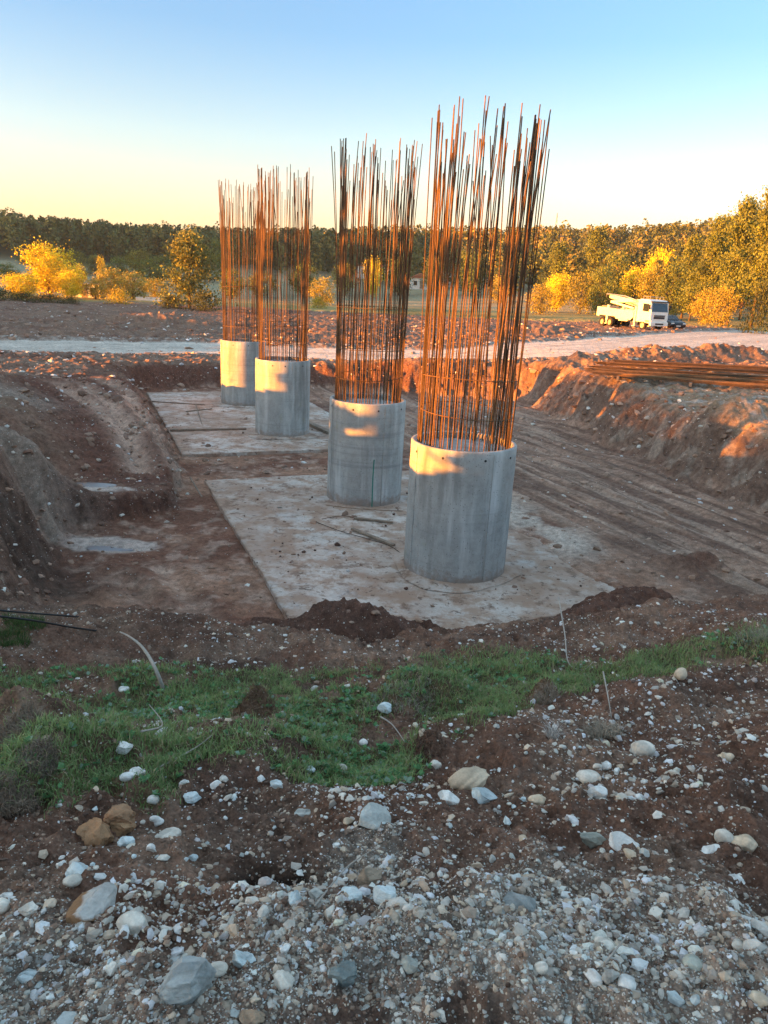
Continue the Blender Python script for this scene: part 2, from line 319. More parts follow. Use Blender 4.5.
def Zs(x,y,fine=True,aux=False):
    x=np.asarray(x,float);y=np.asarray(y,float)
    r=np.hypot(x,y)
    zo=zout(np.clip(x,-400,400),np.clip(y,-300,420))
    wx=x+.35*fbm(x*.9,y*.9,3,11)+.12*fbm(x*4,y*4,2,12);wy=y+.35*fbm(x*.9,y*.9,3,13)+.12*fbm(x*4,y*4,2,14)
    sd,w=polydist(wx,wy,toe,wid)
    n,d=nd(x,y)
    zi=FZ+.03*fbm(x*.8,y*.8,3,3)
    # mud creeping over the right side and the near edge of the slab
    over=sst(5.6,7.2,n+.6*fbm(x*.7,y*.7,3,21))*sst(-4,0,d)*(1-sst(9.5,12,d))
    zi=zi+.17*over+.10*sst(.2,-.8,d+.3*fbm(x,y,2,22))*sst(-1.5,1,n)
    # spoil humps in the pit
    for cx,cy,rx,ry,h in HUMPS:
        zi=zi+h*gau(wx,wy,cx,cy,rx,ry)
    # tyre marks on the pit floor
    for P in tracks_floor+tracks_right:
        dd=linedist(x,y,P);zi=zi-.05*np.exp(-(dd/.18)**2)+.04*np.exp(-((dd-.4)/.15)**2)
    cr2=np.abs(np.sin((n+.25*fbm(x*.4,y*.4,2,23))*5))*.055*sst(7,8.5,n);zi=zi+cr2
    m=sst(0,1,np.clip(sd/w,0,1));m=np.where(sd<0,0,m**.85);HH=0
    dramp=np.full(x.shape,1e9)
    for P in tracks_ramp:
        dd=linedist(x,y,P);dramp=np.minimum(dramp,dd);zo=zo-.13*np.exp(-(dd/.25)**2)+.08*np.exp(-((dd-.5)/.2)**2)
    rd=roadd(x,y)
    onroad=sst(.6,-.4,rd+.5*fbm(x*.6,y*.6,3,31))
    # plain roughness (dug over soil)
    dug=sst(4,9,r)*(1-onroad)*sst(.0,.4,sd)*(1-sst(100,125,r))
    rough=.08+.30*sst(28,45,r)*sst(1.,4.,rd)
    zo=zo+dug*rough*(bil(x*.55,y*.55,4,41)-.55)*1.3+dug*.05*fbm(x*2.2,y*2.2,3,42)
    zo=zo+.16*dug*np.exp(-((rd-1.3)/.9)**2)*sst(34,40,r)
    # lit spoil heaps on the right bank and by the road
    for cx,cy,rx,ry,h in [(*U(585,391,-.7),1.5,1.0,.45),(*U(545,378,-.5),1.2,1.2,.2),(*U(745,408,-.2),1.9,1.0,.62),(*U(705,418,-.3),.9,.6,.35),(*U(420,366,-1),2.2,2.,.8),(*U(545,362,-.4),3,1.2,.5),(*U(650,358,-.2),2.6,.9,.45),(*U(590,360,-.2),2.6,.9,.4),(*U(720,360,-.2),5.,1.2,.65),(*U(160,322,-1),5,2.2,.8),(*U(745,318,.5),5,4,1.3),(*U(540,330,0),4,3,.7)]:
        zo=zo+h*gau(wx,wy,cx,cy,rx,ry)*(.7+.6*bil(x*1.3,y*1.3,3,43))
    z=zi*(1-m)+zo*m
    # clods on banks and heaps
    face=np.clip(4*m*(1-m),0,1)
    hm=np.clip(sum(gau(x,y,q[0],q[1],q[2]*1.3,q[3]*1.3) for q in HUMPS),0,1);face2=np.maximum(face,hm*.7);z=z+face*.10*(bil(x*1.1,y*1.1,4,51)-.6)+face2*(.10*fbm(x*2.6,y*2.6,3,53)+.10*(bil(x*5,y*5,3,52)-.5)*2+.035*fbm(x*12,y*12,3,54))
    # mound we stand on: lumps, clods and crumbs
    near=1-sst(5.5,8,r)
    z=z+near*(.11*fbm(x*1.3,y*1.3,3,61)+.10*(bil(x*2.6,y*2.6,3,62)-.55)+.035*(bil(x*9,y*9,3,63)-.5)*2)
    for cx,cy,rr,h in ((*unz(258,712,.6)[:2],.11,.16),(*unz(428,745,.8)[:2],.12,.16),(*unz(545,700,.6)[:2],.09,.12),(*unz(400,705,.5)[:2],.3,.14),(*unz(30,780,1.)[:2],.24,.25),(*unz(15,735,.9)[:2],.22,.25),(*unz(440,700,.5)[:2],.2,.1),(*unz(630,690,.8)[:2],.35,.1),(*unz(225,770,.8)[:2],.3,.1),(*unz(700,800,1.2)[:2],.4,.08)):
        z=z+h*gau(wx if rr>.2 else x,wy if rr>.2 else y,cx,cy,rr)*1.
    hole=gau(x,y,*unz(272,880,1.15)[:2],.13,.1);z=z-.12*hole
    if fine:
        f1=(1-sst(14,30,r))
        z=z+(1-sst(60,110,r))*(1-onroad*.8)*sst(5,8,r)*(.05*np.clip(m*1.2,0,1)+.012)*fbm(x*3.3,y*3.3,4,73)*2;z=z+f1*(.012*fbm(x*22,y*22,3,71)*(1+.8*near)+near*.006*fbm(x*70,y*70,2,72))
    # flatten for puddles
    for (cx,cy),pz,nm in puddles:
        rx,ry={'p1':(.6,.3),'p2':(.7,.22),'p3':(.13,.5)}[nm]
        q=gau(x,y,cx,cy,rx*1.9,ry*1.9);tgt=pz+.045-.075*gau(x,y,cx,cy,rx,ry)+.05*fbm(x*2.5,y*2.5,4,81)
        z=z*(1-np.clip(q*3.,0,1))+tgt*np.clip(q*3.,0,1)
    z=z+hills(x,y)
    bn=.10*fbm(x*.5,y*.5,3,91)+.05*fbm(x*2,y*2,2,92)
    z=np.maximum(z,ridge(x,y,shade_berm,1.6)+bn);z=np.maximum(z,ridge(x,y,shade_berm2,3.)+2.5*bn)
    z=np.where(r>900,z-(r-900)*.02,z)
    if aux: return z,dict(sd=sd,m=m,n=n,d=d,rd=rd,onroad=onroad,r=r,face=face,over=over,dramp=dramp,hole=hole,w=w)
    return z
def Zp(x,y,fine=True): return float(Zs(np.array([x]),np.array([y]),fine)[0])
def hit(px,py,tmax=200):                    # where a line of sight meets the ground
    d=ray(px,py);d=d/math.hypot(d[0],d[1]);t=np.exp(np.linspace(math.log(.8),math.log(tmax),900))
    g=(CC[2]+t*d[2])-Zs(t*d[0],t*d[1],False);i=np.argmax(g<0)
    if i==0:i=1
    a,b=t[i-1],t[i];k=g[i-1]/(g[i-1]-g[i]);tt=a+(b-a)*k
    return np.array([tt*d[0],tt*d[1],CC[2]+tt*d[2]])
_pd=[]
for px_,py_,nm_ in ((95,484,'p1'),(108,548,'p2')):
    h_=hit(px_,py_);_pd.append(((h_[0],h_[1]),h_[2]-.02,nm_))
puddles=_pd
hit_pale=[hit(92,488),hit(108,546),hit(703,626)]
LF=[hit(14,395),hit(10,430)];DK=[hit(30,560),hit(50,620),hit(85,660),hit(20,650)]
# ------------------------------------------------------------------ terrain mesh
def terrain():
    th=[];a=-180.
    while a<180:
        th.append(a);aa=abs(a);a+= .085 if aa<32 else (.3 if aa<45 else (1.2 if aa<100 else 4.))
    th=np.radians(np.array(th));rs=[.25];
    while rs[-1]<4500:
        q=rs[-1];rs.append(q*(1.03 if q<1 else 1.0035 if q<7 else 1.0028 if q<50 else 1.006 if q<140 else 1.02 if q<500 else 1.1))
    rs=np.array(rs);nt,nr=len(th),len(rs)
    Rg,Tg=np.meshgrid(rs,th,indexing='ij');x=(Rg*np.sin(Tg)).ravel();y=(Rg*np.cos(Tg)).ravel()
    z=np.empty_like(x);col=np.empty((len(x),3));st=np.empty(len(x));CH=200000
    for i in range(0,len(x),CH):
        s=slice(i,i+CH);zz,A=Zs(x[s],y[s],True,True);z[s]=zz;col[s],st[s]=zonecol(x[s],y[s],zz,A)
    V=np.stack([x,y,z],1);V=np.vstack([V,[[0,0,Zp(0,0)]]]);col=np.vstack([col,col[:1]]);st=np.append(st,st[0])
    i,j=np.meshgrid(np.arange(nr-1),np.arange(nt),indexing='ij');j2=(j+1)%nt
    Q=np.stack([i*nt+j,i*nt+j2,(i+1)*nt+j2,(i+1)*nt+j],-1).reshape(-1,4)[:,::-1]
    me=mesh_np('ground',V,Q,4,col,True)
    a=me.attributes.new('Stony','FLOAT','POINT');a.data.foreach_set('value',st.astype(np.float32))
    print('terrain',len(V))
    return tag(link('ground',me,M['ground']),kind='structure')
def mixc(c,k,b): return c*(1-k[:,None])+np.array(b)*k[:,None]
def grassmask(x,y,r):
    # strip of grass along the near crest of the pit, in metres around the mound
    a=np.degrees(np.arctan2(x,y));
    inner=np.interp(a,[-32,-26,-20,-16,-10,-6,0,4,8,14,20,27,32],[2.6,2.55,2.55,2.75,3.0,2.75,2.75,3.1,3.3,3.9,4.4,4.9,5.2])
    outer=np.interp(a,[-32,-20,0,20,32],[5.2,5.0,5.0,5.3,5.9])
    e=.35*fbm(x*1.7,y*1.7,3,101)+.18*fbm(x*5,y*5,2,102)
    g=sst(-.15,.25,r-inner+e)*(1-sst(-.2,.2,r-outer+.2*e))
    g=g*(1-.95*np.clip(sum(gau(x,y,*unz(px,py,.7)[:2],q) for px,py,q in ((258,712,.17),(428,745,.2),(400,708,.26),(545,700,.16),(620,730,.28),(640,700,.3),(70,700,.0001),(20,760,.5),(235,755,.3),(595,735,.25))),0,1))
    return g*np.clip(.08+1.3*sst(.28,.55,.6*vn(x*2.6,y*2.6,103)+.4*vn(x*7,y*7,104)),0,1)
def zonecol(x,y,z,A):
    r=A['r'];n1=.5+.5*fbm(x*.6,y*.6,4,201);n2=.5+.5*fbm(x*3,y*3,4,202)
    red=(.13,.056,.037);brown=(.19,.12,.083);dark=(.07,.045,.033);gravel=(.33,.30,.25);mud=(.46,.33,.25)
    c=np.tile(np.array(brown),(len(x),1))
    # plain
    c=mixc(c,sst(.4,.7,n2)*.6,(.24,.165,.115));c=mixc(c,sst(.5,.75,n1)*.5,red)
    # pit
    ins=1-A['m'];n0=A['n']
    pit=np.tile(np.array((.30,.17,.11)),(len(x),1));pit=mixc(pit,sst(.38,.62,n1)*.85,(.15,.068,.043));pit=mixc(pit,sst(.5,.8,n2)*.55,mud)
    trk=np.zeros(len(x))
    for P in tracks_floor+tracks_right: trk=np.maximum(trk,np.exp(-(linedist(x,y,P)/.28)**2))
    pit=mixc(pit,trk*.7*n2,(.48,.34,.25))
    rightside=sst(7.,8.5,A['n'])
    pit=mixc(pit,rightside*.6,(.31,.205,.145))
    pit=mixc(pit,rightside*sst(.45,.62,.5+.5*fbm(A['n']*3.2,A['d']*.22,3,203))*.75,(.14,.08,.056));pit=mixc(pit,rightside*sst(.6,.7,.5+.5*fbm(A['n']*4.5+9,A['d']*.2,3,223))*.6,(.42,.30,.22))
    pit=mixc(pit,A['over']*(1-sst(7.2,8.3,n0))*sst(.42,.58,.5+.5*fbm(x*.9,y*.9,4,204))*sst(.5,3,A['d'])*.8,(.52,.44,.36))
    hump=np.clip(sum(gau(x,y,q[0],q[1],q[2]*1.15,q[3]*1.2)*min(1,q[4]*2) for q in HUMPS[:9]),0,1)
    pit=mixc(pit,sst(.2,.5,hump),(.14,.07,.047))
    c=c*(1-ins[:,None])+pit*ins[:,None]
    # bank faces
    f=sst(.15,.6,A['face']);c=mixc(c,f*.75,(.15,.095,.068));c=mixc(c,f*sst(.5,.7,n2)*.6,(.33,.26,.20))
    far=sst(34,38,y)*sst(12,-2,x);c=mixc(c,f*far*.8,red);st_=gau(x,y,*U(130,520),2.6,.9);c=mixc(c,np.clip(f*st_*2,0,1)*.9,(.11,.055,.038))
    # red ramp on the left
    dr=sst(3.2,.8,A['dramp']);c=mixc(c,dr*(A['m'])*.9,red);c=mixc(c,np.exp(-(A['dramp']/.42)**2)*(.65+.35*n2)*A['m'],(.50,.34,.25))
    lf=np.clip(sum(gau(x,y,q[0],q[1],1.3) for q in LF),0,1);c=mixc(c,np.clip(lf*1.2,0,1)*.6,(.30,.24,.19))
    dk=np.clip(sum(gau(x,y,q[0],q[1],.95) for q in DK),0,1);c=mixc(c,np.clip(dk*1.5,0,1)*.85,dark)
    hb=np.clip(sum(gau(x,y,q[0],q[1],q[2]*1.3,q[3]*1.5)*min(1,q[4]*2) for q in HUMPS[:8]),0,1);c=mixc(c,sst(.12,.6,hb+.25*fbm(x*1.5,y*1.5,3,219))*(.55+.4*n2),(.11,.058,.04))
    for q,ra in ((hit_pale[0],.75),(hit_pale[1],.9),(hit_pale[2],.3)): c=mixc(c,sst(.35,.6,gau(x,y,q[0],q[1],ra*1.3,ra*.62)+.22*fbm(x*2.5,y*2.5,3,209)),(.46,.37,.31))  # pale ground patches at the puddle spots
    nb_=sst(4.6,5.6,A['r'])*sst(9.6,8.4,y)*(np.abs(x)<12);c=mixc(c,nb_*(.35+.5*sst(.35,.65,n1)),(.115,.062,.044))
    # road and verges
    c=mixc(c,A['onroad']*.95,(.58,.53,.45));rut=sst(.45,.7,.5+.5*fbm(A['rd']*1.3,x*.03,3,205));c=mixc(c,A['onroad']*rut*.5,(.38,.33,.27))
    edge=np.exp(-((A['rd']-.8)/.7)**2);c=mixc(c,edge*sst(.45,.7,n2)*.8,(.40,.37,.32))
    bankR=sst(9,11,x)*sst(42,34,y)*sst(.8,.99,A['m'])*sst(15,20,r);c=mixc(c,bankR*.6,(.32,.23,.14));c=mixc(c,bankR*sst(.55,.7,n2)*.7,(.36,.33,.29))
    # mound we stand on
    near=1-sst(6,8.5,r)
    mound=np.tile(np.array((.165,.09,.06)),(len(x),1));mound=mixc(mound,sst(.45,.7,n2)*.55,(.25,.165,.115));mound=mixc(mound,sst(.55,.8,.5+.5*fbm(x*2,y*2,3,206))*.6,(.09,.054,.04))
    gr=gravelmask(x,y,r);mound=mixc(mound,gr*.7,(.30,.25,.2))
    g=grassmask(x,y,r);mound=mixc(mound,g*.6,(.09,.09,.04))
    mound=mixc(mound,np.clip(A['hole']*1.6,0,1),(.02,.013,.01))
    c=c*(1-near[:,None])+mound*near[:,None]
    # grass plain beyond the works, hill floor
    a=np.degrees(np.arctan2(x,y))
    g0=np.interp(a,[-40,-10,2,10,14,20,26,40],[105,108,100,95,95,98,90,70])
    gp=sst(0,8,r-g0+8*fbm(x/9,y/9,3,207));c=mixc(c,gp,(.30,.25,.09));c=mixc(c,gp*sst(.5,.7,.5+.5*fbm(x/14,y/30,3,208))*.6,(.12,.12,.045))
    c=mixc(c,sst(120,160,r),(.30,.27,.16))
    c=mixc(c,sst(230,260,r),(.05,.055,.025))
    nb2=sst(4.6,5.6,A['r'])*sst(9.6,8.4,y)
    st=.10+.3*A['face']+.25*nb2+.35*edge*(r>20)+.35*gr*near+.12*near+.25*bankR+.3*np.clip(lf*1.4,0,1)
    st=np.where(gp>.3,0,st)*(1-A['onroad']*.7)*(1-g*near)
    return c,st
def gravelmask(x,y,r):
    a=np.degrees(np.arctan2(x,y))
    lim=np.interp(a,[-35,-28,-18,-12,-6,0,8,16,26,35],[1.75,1.75,1.62,1.6,1.95,2.08,2.1,2.12,2.1,2.0])
    e=.45*fbm(x*2.0,y*2.0,4,111)
    return sst(.3,-.35,r-lim+e)*np.clip(.15+1.2*sst(.3,.65,.6*vn(x*3.3+5,y*3.3,112)+.4*vn(x*8,y*8,113)),0,1)
terrain()
# puddles
for i,((cx,cy),pz,nm) in enumerate(puddles):
    rx,ry={'p1':(.5,.22),'p2':(.5,.16),'p3':(.15,.52)}[nm];v=[(0,0,0)];n=36
    for k in range(n):
        a=2*math.pi*k/n;q=1+.1*math.sin(3*a+i);v.append((rx*math.cos(a)*q,ry*math.sin(a)*q,0))
    me=bpy.data.meshes.new('puddle');me.from_pydata(v,[],[(0,k+1,(k+1)%n+1) for k in range(n)])
    tag(link('puddle',me,M['water'],loc=(cx,cy,pz)),kind='structure')
# ------------------------------------------------------------------ slabs
def slab(n0,n1,d0,d1,label,step=.09):
    nn=int((n1-n0)/step);dn=int((d1-d0)/step)
    a,b=np.meshgrid(np.linspace(n0,n1,nn),np.linspace(d0,d1,dn),indexing='ij')
    # slightly ragged cast edges
    ea=.035*fbm(b*1.4,b*0+3,3,301);a2=np.where(a<=n0+1e-6,a+ea,a);eb=.05*fbm(a*1.4,a*0+5,3,302);b2=np.where((b<=d0+1e-6)|(b>=d1-1e-6),b+eb,b)
    x=O2[0]+a2*N2[0]+b2*D2[0];y=O2[1]+a2*N2[1]+b2*D2[1]
    z=-2.5+.012*fbm(x*1.2,y*1.2,4,303)+.006*fbm(x*9,y*9,2,304)
    top=np.stack([x,y,z],-1).reshape(-1,3);idx=np.arange(nn*dn).reshape(nn,dn)
    Q=np.stack([idx[:-1,:-1],idx[1:,:-1],idx[1:,1:],idx[:-1,1:]],-1).reshape(-1,4)
    ring=np.concatenate([idx[:-1,0],idx[-1,:-1],idx[:0:-1,-1],idx[0,:0:-1]]);low=top[ring].copy();low[:,2]=-2.78
    o=len(top);k=np.arange(len(ring));k2=(k+1)%len(ring)
    S2=np.stack([ring[k2],ring[k],o+k,o+k2],-1)
    me=mesh_np('slab',np.vstack([top,low]),np.vstack([Q,S2]),4,None,False)
    me.polygons.foreach_set('use_smooth',np.concatenate([np.ones(len(Q)),np.zeros(len(S2))]).astype(bool));me.update()
    t=link('foundation_slab',me,M['slab']);return tag(t,label,'slab',group='foundation slabs on the pit floor')
slab(0,7.7,-.45,10.1,'nearer muddy pale concrete foundation slab carrying the two nearest round piers')
slab(-.2,7.0,13.4,27.0,'farther pale concrete foundation slab carrying the two distant round piers')
# ------------------------------------------------------------------ piers
def pier(x,y,R,ztop,ztip,nb,label,seed,fan=0.0,inner=14):
    rnd=random.Random(seed);t=thing('bridge_pier',label,'bridge pier',(x,y,-2.5),0,'concrete bridge piers with starter bars');H=ztop+2.5
    m=MB();n=72;prof=[(R*1.0,-.05)]+[(R*(1+.003*math.sin(k*2.1)),H*k/12) for k in range(1,12)]+[(R,H-.02),(R-.015,H),(R-.075,H+.004),(R-.09,H-.03),(R-.1,H-.12)]
    m.lathe(prof,n)
    b=len(m.v)-n;m.f.append(tuple(range(b,b+n)))
    sh=m.build('column',M['concrete'],t)
    sh.data.polygons.foreach_set('use_smooth',[len(p.vertices)==4 for p in sh.data.polygons]);
    for a_ in (-62,-152,28,118):
        a=math.radians(a_);m2=MB();m2.box((math.cos(a)*(R+.002),math.sin(a)*(R+.002),H/2-.02),(.014,.009,H-.06),Matrix.Rotation(a,3,'Z'));m2.build('formwork_seam',M['concrete'],t)
    # formwork tie holes near the rim
    for k in range(7):
        a=math.radians(-150+k*40+rnd.uniform(-8,8));p=Vector((math.cos(a),math.sin(a),0))
        q=MB().tube([p*(R-.02)+Vector((0,0,H-.16)),p*(R+.004)+Vector((0,0,H-.16))],.024,8);q.build('tie_hole',M['black'],t)
    Rb=R-.16
    def bar(a,rb,top,off,mid):
        p0=Vector((rb*math.cos(a),rb*math.sin(a),H-.2));L=top-ztop
        p1=p0+Vector((off[0]*.35+mid[0],off[1]*.35+mid[1],L*.5));p2=p0+Vector((off[0],off[1],L))
        pts=[]
        for k in range(7):
            u=k/6;q=(p0*(1-u)**2+(p1*2-(p0+p2)*.5)*2*u*(1-u)+p2*u*u);pts.append(q)
        MB().tube(pts,.011,6).build('rebar',M['rust'],t)
    for k in range(nb):
        a=2*math.pi*(k+rnd.uniform(-.28,.28))/nb
        if rnd.random()<.35:a+=2*math.pi*.25/nb
        top=ztip-abs(rnd.gauss(0,.3))-(rnd.uniform(.4,1.1) if rnd.random()<.3 else 0)
        lean=rnd.random()<.15;o=rnd.gauss(fan,.16 if lean else .06);s=rnd.gauss(0,.22 if lean else .05)
        off=(o*math.cos(a)-s*math.sin(a),o*math.sin(a)+s*math.cos(a))
        bar(a,Rb+rnd.uniform(-.02,.03),top,off,(rnd.gauss(0,.02),rnd.gauss(0,.02)))
    for k in range(inner):
        a=rnd.uniform(0,2*math.pi);rb=Rb-rnd.uniform(.04,.16)
        bar(a,rb,ztip-rnd.uniform(.2,1.2),(rnd.gauss(0,.14),rnd.gauss(0,.14)),(rnd.gauss(0,.03),rnd.gauss(0,.03)))
    for k,zh in enumerate([H+.6,H+1.25]+([H+2.3] if seed%2 else [])):
        rr=Rb+.03;nn=40;tx,ty=rnd.uniform(-.05,.05),rnd.uniform(-.05,.05)
        pts=[(rr*math.cos(2*math.pi*j/nn),rr*math.sin(2*math.pi*j/nn),zh+tx*math.cos(2*math.pi*j/nn)+ty*math.sin(2*math.pi*j/nn)) for j in range(nn+3)]
        MB().tube(pts,.008,5).build('hoop',M['rust'],t)
    return t
pier(1.50,14.38,1.04,.15,6.25,80,'nearest and largest round concrete pier, tallest rusty bars, at the slab edge',4,.0,18)
pier(-.574,19.38,1.,.15,6.55,76,'second nearest round pier with a green rod against its grey side',3,.0,14)
pier(-3.98,27.45,1.,.25,6.9,70,'third pier from the camera, mostly shaded, hiding part of the farthest pier',2,.05,14)
pier(-6.69,33.8,1.,.35,7.1,64,'farthest and leftmost pier with its broad sunlit orange top half',1,.05,12)
MB().tube([(-.32,18.36,-2.49),(-.33,18.38,-1.7),(-.32,18.4,-1.25)],.016,6).build('rod',M['pvc'])
tag(bpy.data.objects['rod'],'thin green rod standing upright against the second nearest pier','rod')
# mortar splashed round the column feet
for (x,y,lab,s) in ((1.5,14.38,'nearest pier',1),(-3.98,27.45,'third pier',2),(-6.69,33.8,'farthest pier',3)):
    m=MB();n=60;v=[];rr=random.Random(s)
    pr=[1.3+.12*math.sin(3*2*math.pi*k/n+s)+.06*rr.random() for k in range(n)]
    for k in range(n):
        a=2*math.pi*k/n;v.append((pr[k]*math.cos(a),pr[k]*math.sin(a),.0))
    for k in range(n):
        a=2*math.pi*k/n;v.append((1.0*math.cos(a),1.0*math.sin(a),.05))
    m.add(v,[(k,(k+1)%n,n+(k+1)%n,n+k) for k in range(n)])
    tag(m.build('mortar_skirt',M['slab'],None,True,loc=(x,y,-2.505+.018)),'thin ragged skirt of spilt mortar around the foot of the %s'%lab,'mortar','spilt mortar')
# ------------------------------------------------------------------ rocks
def ico(sub):
    import bmesh
    bm=bmesh.new();bmesh.ops.create_icosphere(bm,subdivisions=sub,radius=1);bm.verts.ensure_lookup_table()
    V=np.array([v.co[:] for v in bm.verts]);Fc=np.array([[v.index for v in f.verts] for f in bm.faces]);bm.free();return V,Fc
def rockvar(sub,k,rough=.35,ang=True):
    V,Fc=ico(sub);out=[]
    for i in range(k):
        rg=np.random.default_rng(1000+i+sub*50);W=V.copy()
        if ang:                                        # chop with planes for angular stones
            for j in range(rg.integers(5,11)):
                nrm=rg.normal(size=3);nrm/=np.linalg.norm(nrm);c=rg.uniform(.45,.85);dd=W@nrm;W=W-np.outer(np.maximum(dd-c,0),nrm)
        ph=rg.uniform(0,6,3);W=W*(1+rough*.3*(np.sin(V@rg.normal(size=3)*3+ph[0])+np.sin(V@rg.normal(size=3)*4+ph[1])))[:,None]
        if sub>=2:W=W*(1+.05*rg.normal(size=len(W)))[:,None]
        out.append(W)
    return out,Fc
RV3,RF3=rockvar(3,8,.25);RV1,RF1=rockvar(2,10,.3);RV0,RF0=rockvar(1,10,.35)
def rotm(rg,k):
    q=rg.normal(size=(k,4));q/=np.linalg.norm(q,axis=1)[:,None];w,x,y,z=q.T
    return np.stack([1-2*(y*y+z*z),2*(x*y-z*w),2*(x*z+y*w),2*(x*y+z*w),1-2*(x*x+z*z),2*(y*z-x*w),2*(x*z-y*w),2*(y*z+x*w),1-2*(x*x+y*y)],1).reshape(k,3,3)
PAL=np.array([(.55,.51,.44),(.46,.41,.34),(.38,.36,.30),(.36,.375,.34),(.62,.58,.50),(.30,.25,.19),(.42,.33,.24),(.50,.40,.30),(.57,.57,.53),(.42,.45,.42)])
def scatter(name,pos,size,pal,mt,var,Fc,seed,flat=.65,sink=.38):
    rg=np.random.default_rng(seed);k=len(pos);nv=len(var[0]);allV=np.empty((k*nv,3));allC=np.empty((k*nv,3));RM=rotm(rg,k)
    which=rg.integers(0,len(var),k);VV=np.array(var)[which]
    sc=np.stack([rg.uniform(.75,1.3,k),rg.uniform(.65,1.,k),rg.uniform(.5,.85,k)],1)
    W=VV*sc[:,None,:];W=np.einsum('kij,kvj->kvi',RM,W)*size[:,None,None];W[:,:,2]*=flat
    W=W+pos[:,None,:];W[:,:,2]+=(size*(flat*.55-sink))[:,None]
    c=1.25*pal[rg.integers(0,len(pal),k)]*rg.uniform(.7,1.25,(k,1));dq=(rg.random((k,1))*.75)**1.5;c=np.minimum(c,.74)*(1-dq)+np.array((.21,.14,.10))*dq
    Fa=(Fc[None]+np.arange(k)[:,None,None]*nv).reshape(-1,3)
    me=mesh_np(name,W.reshape(-1,3),Fa,3,np.repeat(c,nv,0),False)
    return link(name,me,mt)
def polar(n,r0_,r1_,a0,a1,seed,pw=1.0):
    rg=np.random.default_rng(seed);u=rg.random(n);r=np.exp(np.log(r0_)+(np.log(r1_)-np.log(r0_))*u);a=np.radians(rg.uniform(a0,a1,n));return r*np.sin(a),r*np.cos(a),r,rg
# gravel close to the camera
x,y,r,rg=polar(135000,.95,2.9,-42,42,11)
g=gravelmask(x,y,r);keep=rg.random(len(x))<(g*.8+.06);x,y,r=x[keep],y[keep],r[keep]
sz=np.clip(.0021*rg.pareto(1.9,len(x))+.0023,0,.015)
tag(scatter('gravel',np.stack([x,y,Zs(x,y)],1),sz,PAL,M['stone'],RV0,RF0,1),kind='stuff')
# looser chips over the dark soil of the mound
x,y,r,rg=polar(48000,1.5,6.5,-40,40,12)
gm=grassmask(x,y,r);cl=sst(.35,.65,vn(x*1.9,y*1.9,121));keep=rg.random(len(x))<(1-.93*gm)*np.clip((.12+.8*cl)*.75+.5*sst(.4,1.6,x)*sst(2.,3.,y),0,1);x,y,r=x[keep],y[keep],r[keep]
sz=np.clip(.0042*rg.pareto(1.8,len(x))+.0032,0,.028)
tag(scatter('stone_chips',np.stack([x,y,Zs(x,y)],1),sz,PAL[[0,1,4,4,6,7,8]]*1.12,M['stone'],RV0,RF0,2),kind='stuff')
# soil crumbs and clods on the mound
x,y,r,rg=polar(42000,1.2,6.6,-40,40,13)
gm=grassmask(x,y,r);keep=rg.random(len(x))<(1-.9*gm)*(.25+.75*sst(.3,.6,vn(x*2.7,y*2.7,131)));x,y,r=x[keep],y[keep],r[keep]
sz=np.clip(.003*rg.pareto(1.8,len(x))+.003,0,.010+.005*(r-1.2))
DP=np.array([(.14,.082,.056),(.20,.125,.085),(.09,.053,.038),(.27,.18,.125)])
tag(scatter('soil_crumbs',np.stack([x,y,Zs(x,y)],1),sz,DP,M['stone'],RV0,RF0,3),kind='stuff')
# stones and clods over the pit floor, banks and plain
x,y,r,rg=polar(110000,7.,115,-34,34,14)
zz,A=Zs(x,y,False,True);n,d=A['n'],A['d'];onslab=((n>-.1)&(n<6.2)&(d>.2)&(d<10.1))|((n>-.2)&(n<7)&(d>13.4)&(d<27))
dens=.2+1.5*A['face']+.5*(A['m']>.95)*(1-A['onroad'])+.9*np.exp(-((A['rd']-.9)/.6)**2)*(r>25);dens=np.where(onslab,.04,dens)*np.where(A['onroad']>.5,.25,1)*(r<100)
keep=rg.random(len(x))<dens;px_,py_,rr_=x[keep],y[keep],r[keep];on=onslab[keep];zk=np.where(on,-2.49,zz[keep])
sz=(np.clip(.012*rg.pareto(1.8,len(px_))+.008,0,.11))*np.clip(rr_/18,.6,2.4)
isst=rg.random(len(px_))<(.30+.4*(np.exp(-((A['rd'][keep]-.9)/.6)**2)))
P3=np.stack([px_,py_,zk],1)
tag(scatter('site_stones',P3[isst],sz[isst]*.85,PAL[[0,1,4,4,8]]*1.05,M['stone'],RV0,RF0,4),kind='stuff')
tag(scatter('site_clods',P3[~isst],sz[~isst]*1.3,np.array([(.24,.15,.10),(.17,.10,.07),(.31,.21,.15)]),M['stone'],RV0,RF0,5),kind='stuff')
